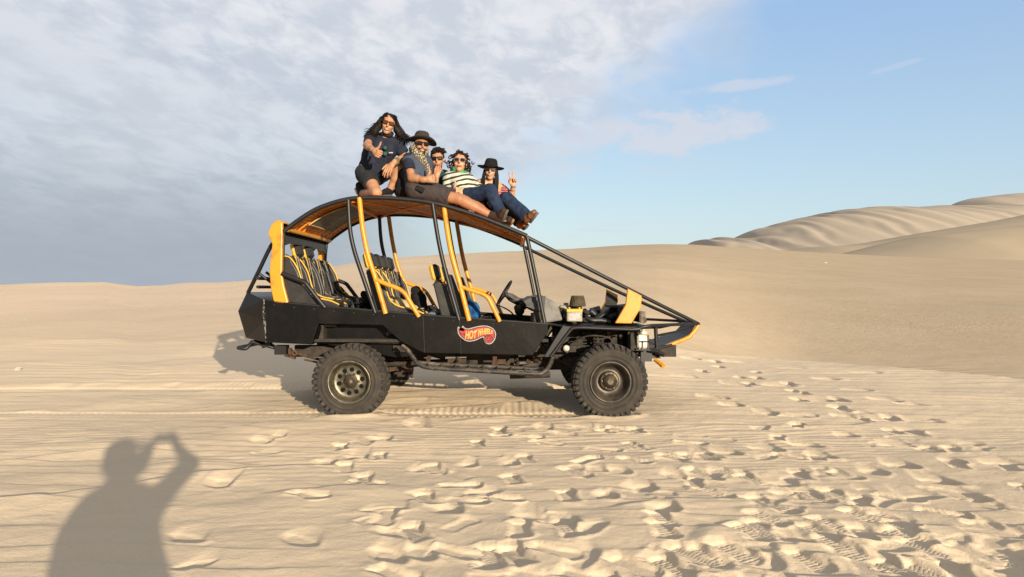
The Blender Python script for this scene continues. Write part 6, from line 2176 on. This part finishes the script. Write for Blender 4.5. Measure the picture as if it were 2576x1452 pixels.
# ===== the photographer, standing behind the camera; only the shadow falls into the picture
gz0 = ground_z(-.2, -.45)
J = dict(neck=A((-.19, -.38, 1.09)), sa=A((-.31, -.40, .975)), sb=A((.07, -.34, 1.01)), ha=A((-.16, -.45, .72)), hb=A((.06, -.42, .72)), ea=A((-.16, -.14, 1.18)), wa=A((-.105, -.085, 1.300)),
         eb=A((.24, -.15, 1.19)), wb=A((.10, -.085, 1.330)), ka=A((-.26, -.42, .30)), aa=A((-.27, -.48, gz0 + .09)), kb=A((.02, -.38, .30)), ab=A((.03, -.45, gz0 + .09)), hd=A((-.215, -.34, 1.275)), w=1.2)
pz = person('person', J, 'photographer in a cap raising a phone, shadow cast on the sand', None)
lo, hi = bounds(J); Fd = Field(lo, hi, .008)
q, fr = head(Fd, J['hd'], (.5, .85, .05), (0, 0, 1), 1.0)
Fd.cone(J['neck'], q(0, -.02, -.07), .058, .055, .02); trunk(Fd, J)
limb(Fd, J['sa'], J['ea'], J['wa'], .048, .042, .030); limb(Fd, J['sb'], J['eb'], J['wb'], .048, .042, .030)
limb(Fd, J['ha'], J['ka'], J['aa'], .092, .060, .042); limb(Fd, J['hb'], J['kb'], J['ab'], .092, .060, .042)
hand(Fd, J['wa'], (.15, .55, .60), (.9, .3, 0), 'grip', (0, -.4, .6), .95); hand(Fd, J['wb'], (-.1, .6, .4), (-.9, .3, 0), 'grip', (0, -.4, .6), .95)
v, f = Fd.mesh(); np_obj('body', v, f, S2, pz)
Fs = Field(lo, hi, .011); trunk(Fs, J, .022, .05)
Fs.cone(np.array((-.09, -.40, .88)), np.array((.02, -.43, .50)), .19, .24, .05, flat_b=True); Fs.cone(np.array((-.262, -.45, .895)), np.array((-.24, -.46, .84)), .125, .11, .05)
for s0, e0, w0_ in ((J['sa'], J['ea'], J['wa']), (J['sb'], J['eb'], J['wb'])): Fs.cone(s0, e0, .072, .062, .03); Fs.cone(e0, lerp(e0, w0_, .85), .062, .045, .03, flat_b=True)
v, f = Fs.mesh(); np_obj('coat', v, f, M_cargo, pz, .008, 10, 3)
Fs = Field(lo, hi, .011)
for a0, k0, e0 in ((J['ha'], J['ka'], J['aa']), (J['hb'], J['kb'], J['ab'])): Fs.cone(a0, k0, .105, .075, .03); Fs.cone(k0, e0, .075, .062, .03, flat_b=True)
v, f = Fs.mesh(); np_obj('trousers', v, f, M_char, pz, .006, 12, 3)
Fh = Field(J['hd'] - .30, J['hd'] + .30, .008); Bm = np.stack(fr, 1)
Fh.ell(q(0, -.015, .045), (.105, .125, .100), Bm, .0); Fh.ell(q(0, -.05, -.02), (.10, .085, .11), Bm, .03); Fh.ell(q(0, .135, .050), (.075, .085, .014), Bm, .02)
v, f = Fh.mesh(); np_obj('cap', v, f, M_felt, pz, .003, 20, 3)
mouth(q, fr, pz, False); glasses(q, fr, M_lens, M_frame, pz)
for a0 in (J['aa'], J['ab']):
    shoe('shoe', a0, a0 + np.array((0, -.06, -.075)), a0 + np.array((.02, .20, -.075)), M_shoe, M_sole, pz, up=(0, 0, 1))
ph = empty('smartphone', (0, -.035, EYE), 'dark smartphone held up level in both hands by the photographer', 'phone')
MB().box((0, -.0405, EYE), (.155, .009, .074), bev=.004).build('phone_case', M_frame, ph)
MB().box((0, -.0458, EYE), (.146, .001, .067)).build('screen', M_lens, ph)
MB().lathe((0, -.036, EYE), (0, 1, 0), [(0, 0.011), (.002, .010), (.002, 0)], 18).build('camera_lens', M_lens, ph)
# ------------------------------------------------------------------ loose things left on the seats and the sand
def heap(name, pts, rs, m, label, cat, k=.03, h=.009, wr=.012, ws=14, seed=0):
    pts = [A(p) for p in pts]
    lo = np.min(pts, 0) - max(rs) - .06; hi = np.max(pts, 0) + max(rs) + .06
    Fq = Field(lo, hi, h); Fq.path(pts, rs, k)
    v, f = Fq.mesh()
    o = np_obj(name, v, f, m, None, wr, ws, seed)
    return tag(o, label, cat)


heap('travel_bag', [P(1046, 732, 8.55), P(1052, 750, 8.52), P(1062, 775, 8.5)], [.060, .080, .060], M_blk, 'small black bag slumped on the middle row seat', 'bag', seed=3)
heap('jumper', [P(985, 752, 8.12), P(1005, 762, 8.05), P(1022, 770, 8.08), P(1045, 782, 8.05), P(1058, 786, 8.03)], [.032, .045, .050, .045, .030], M_creamc, 'crumpled cream jumper lying on the near middle seat', 'jumper', wr=.022, ws=18, seed=5)
heap('grey_cloth', [P(1068, 796, 8.05), P(1090, 791, 8.1), P(1118, 786, 8.12)], [.018, .034, .022], cloth('pale_grey_cloth', (.075, .085, .105)), 'pale grey cloth spread in front of the middle seats', 'cloth', wr=.020, ws=24, seed=6)
heap('blue_jacket', [P(1180, 759, 8.25), P(1190, 775, 8.2), P(1198, 792, 8.15), P(1182, 795, 8.15)], [.035, .055, .045, .05], cloth('bright_blue_nylon', (.008, .060, .165), (.005, .035, .105)), 'bright blue jacket bundled on the front passenger seat', 'jacket', wr=.020, ws=16, seed=8)
heap('jacket', [P(918, 742, 8.75), P(925, 760, 8.6), P(905, 772, 8.5)], [.05, .05, .03], M_blk, 'black jacket thrown on the rear bench beside the middle pillar', 'jacket', seed=9)
M_litter = mat('paper_litter', (.30, .28, .24), .9, spec=.1)
for (u, v, s_, lab) in ((42, 933, .05, 'scrap of white litter on the sand at the far left'), (1082, 661, .05, 'tiny white scrap high on the dune behind the middle seats'), (2078, 662, .14, 'small pale scrap on the crest of the dune at right')):
    # walk along the ray until it meets the sand
    Y = 9.0
    while Y < 160:
        p = P(u, v, Y)
        if p.z <= float(big_ground(np.array([[p.x]]), np.array([[p.y]]))[0, 0]): break
        Y += .1
    b = MB(); b.prism([p + Vector((-s_, 0, .0)), p + Vector((s_ * .8, -.02, 0.0)), p + Vector((s_, .3 * s_, .3 * s_)), p + Vector((-s_ * .6, .4 * s_, .4 * s_))], (0.01, .02, .03))
    tag(b.build('litter_scrap', M_litter), lab, 'litter', 'scraps on the dune')
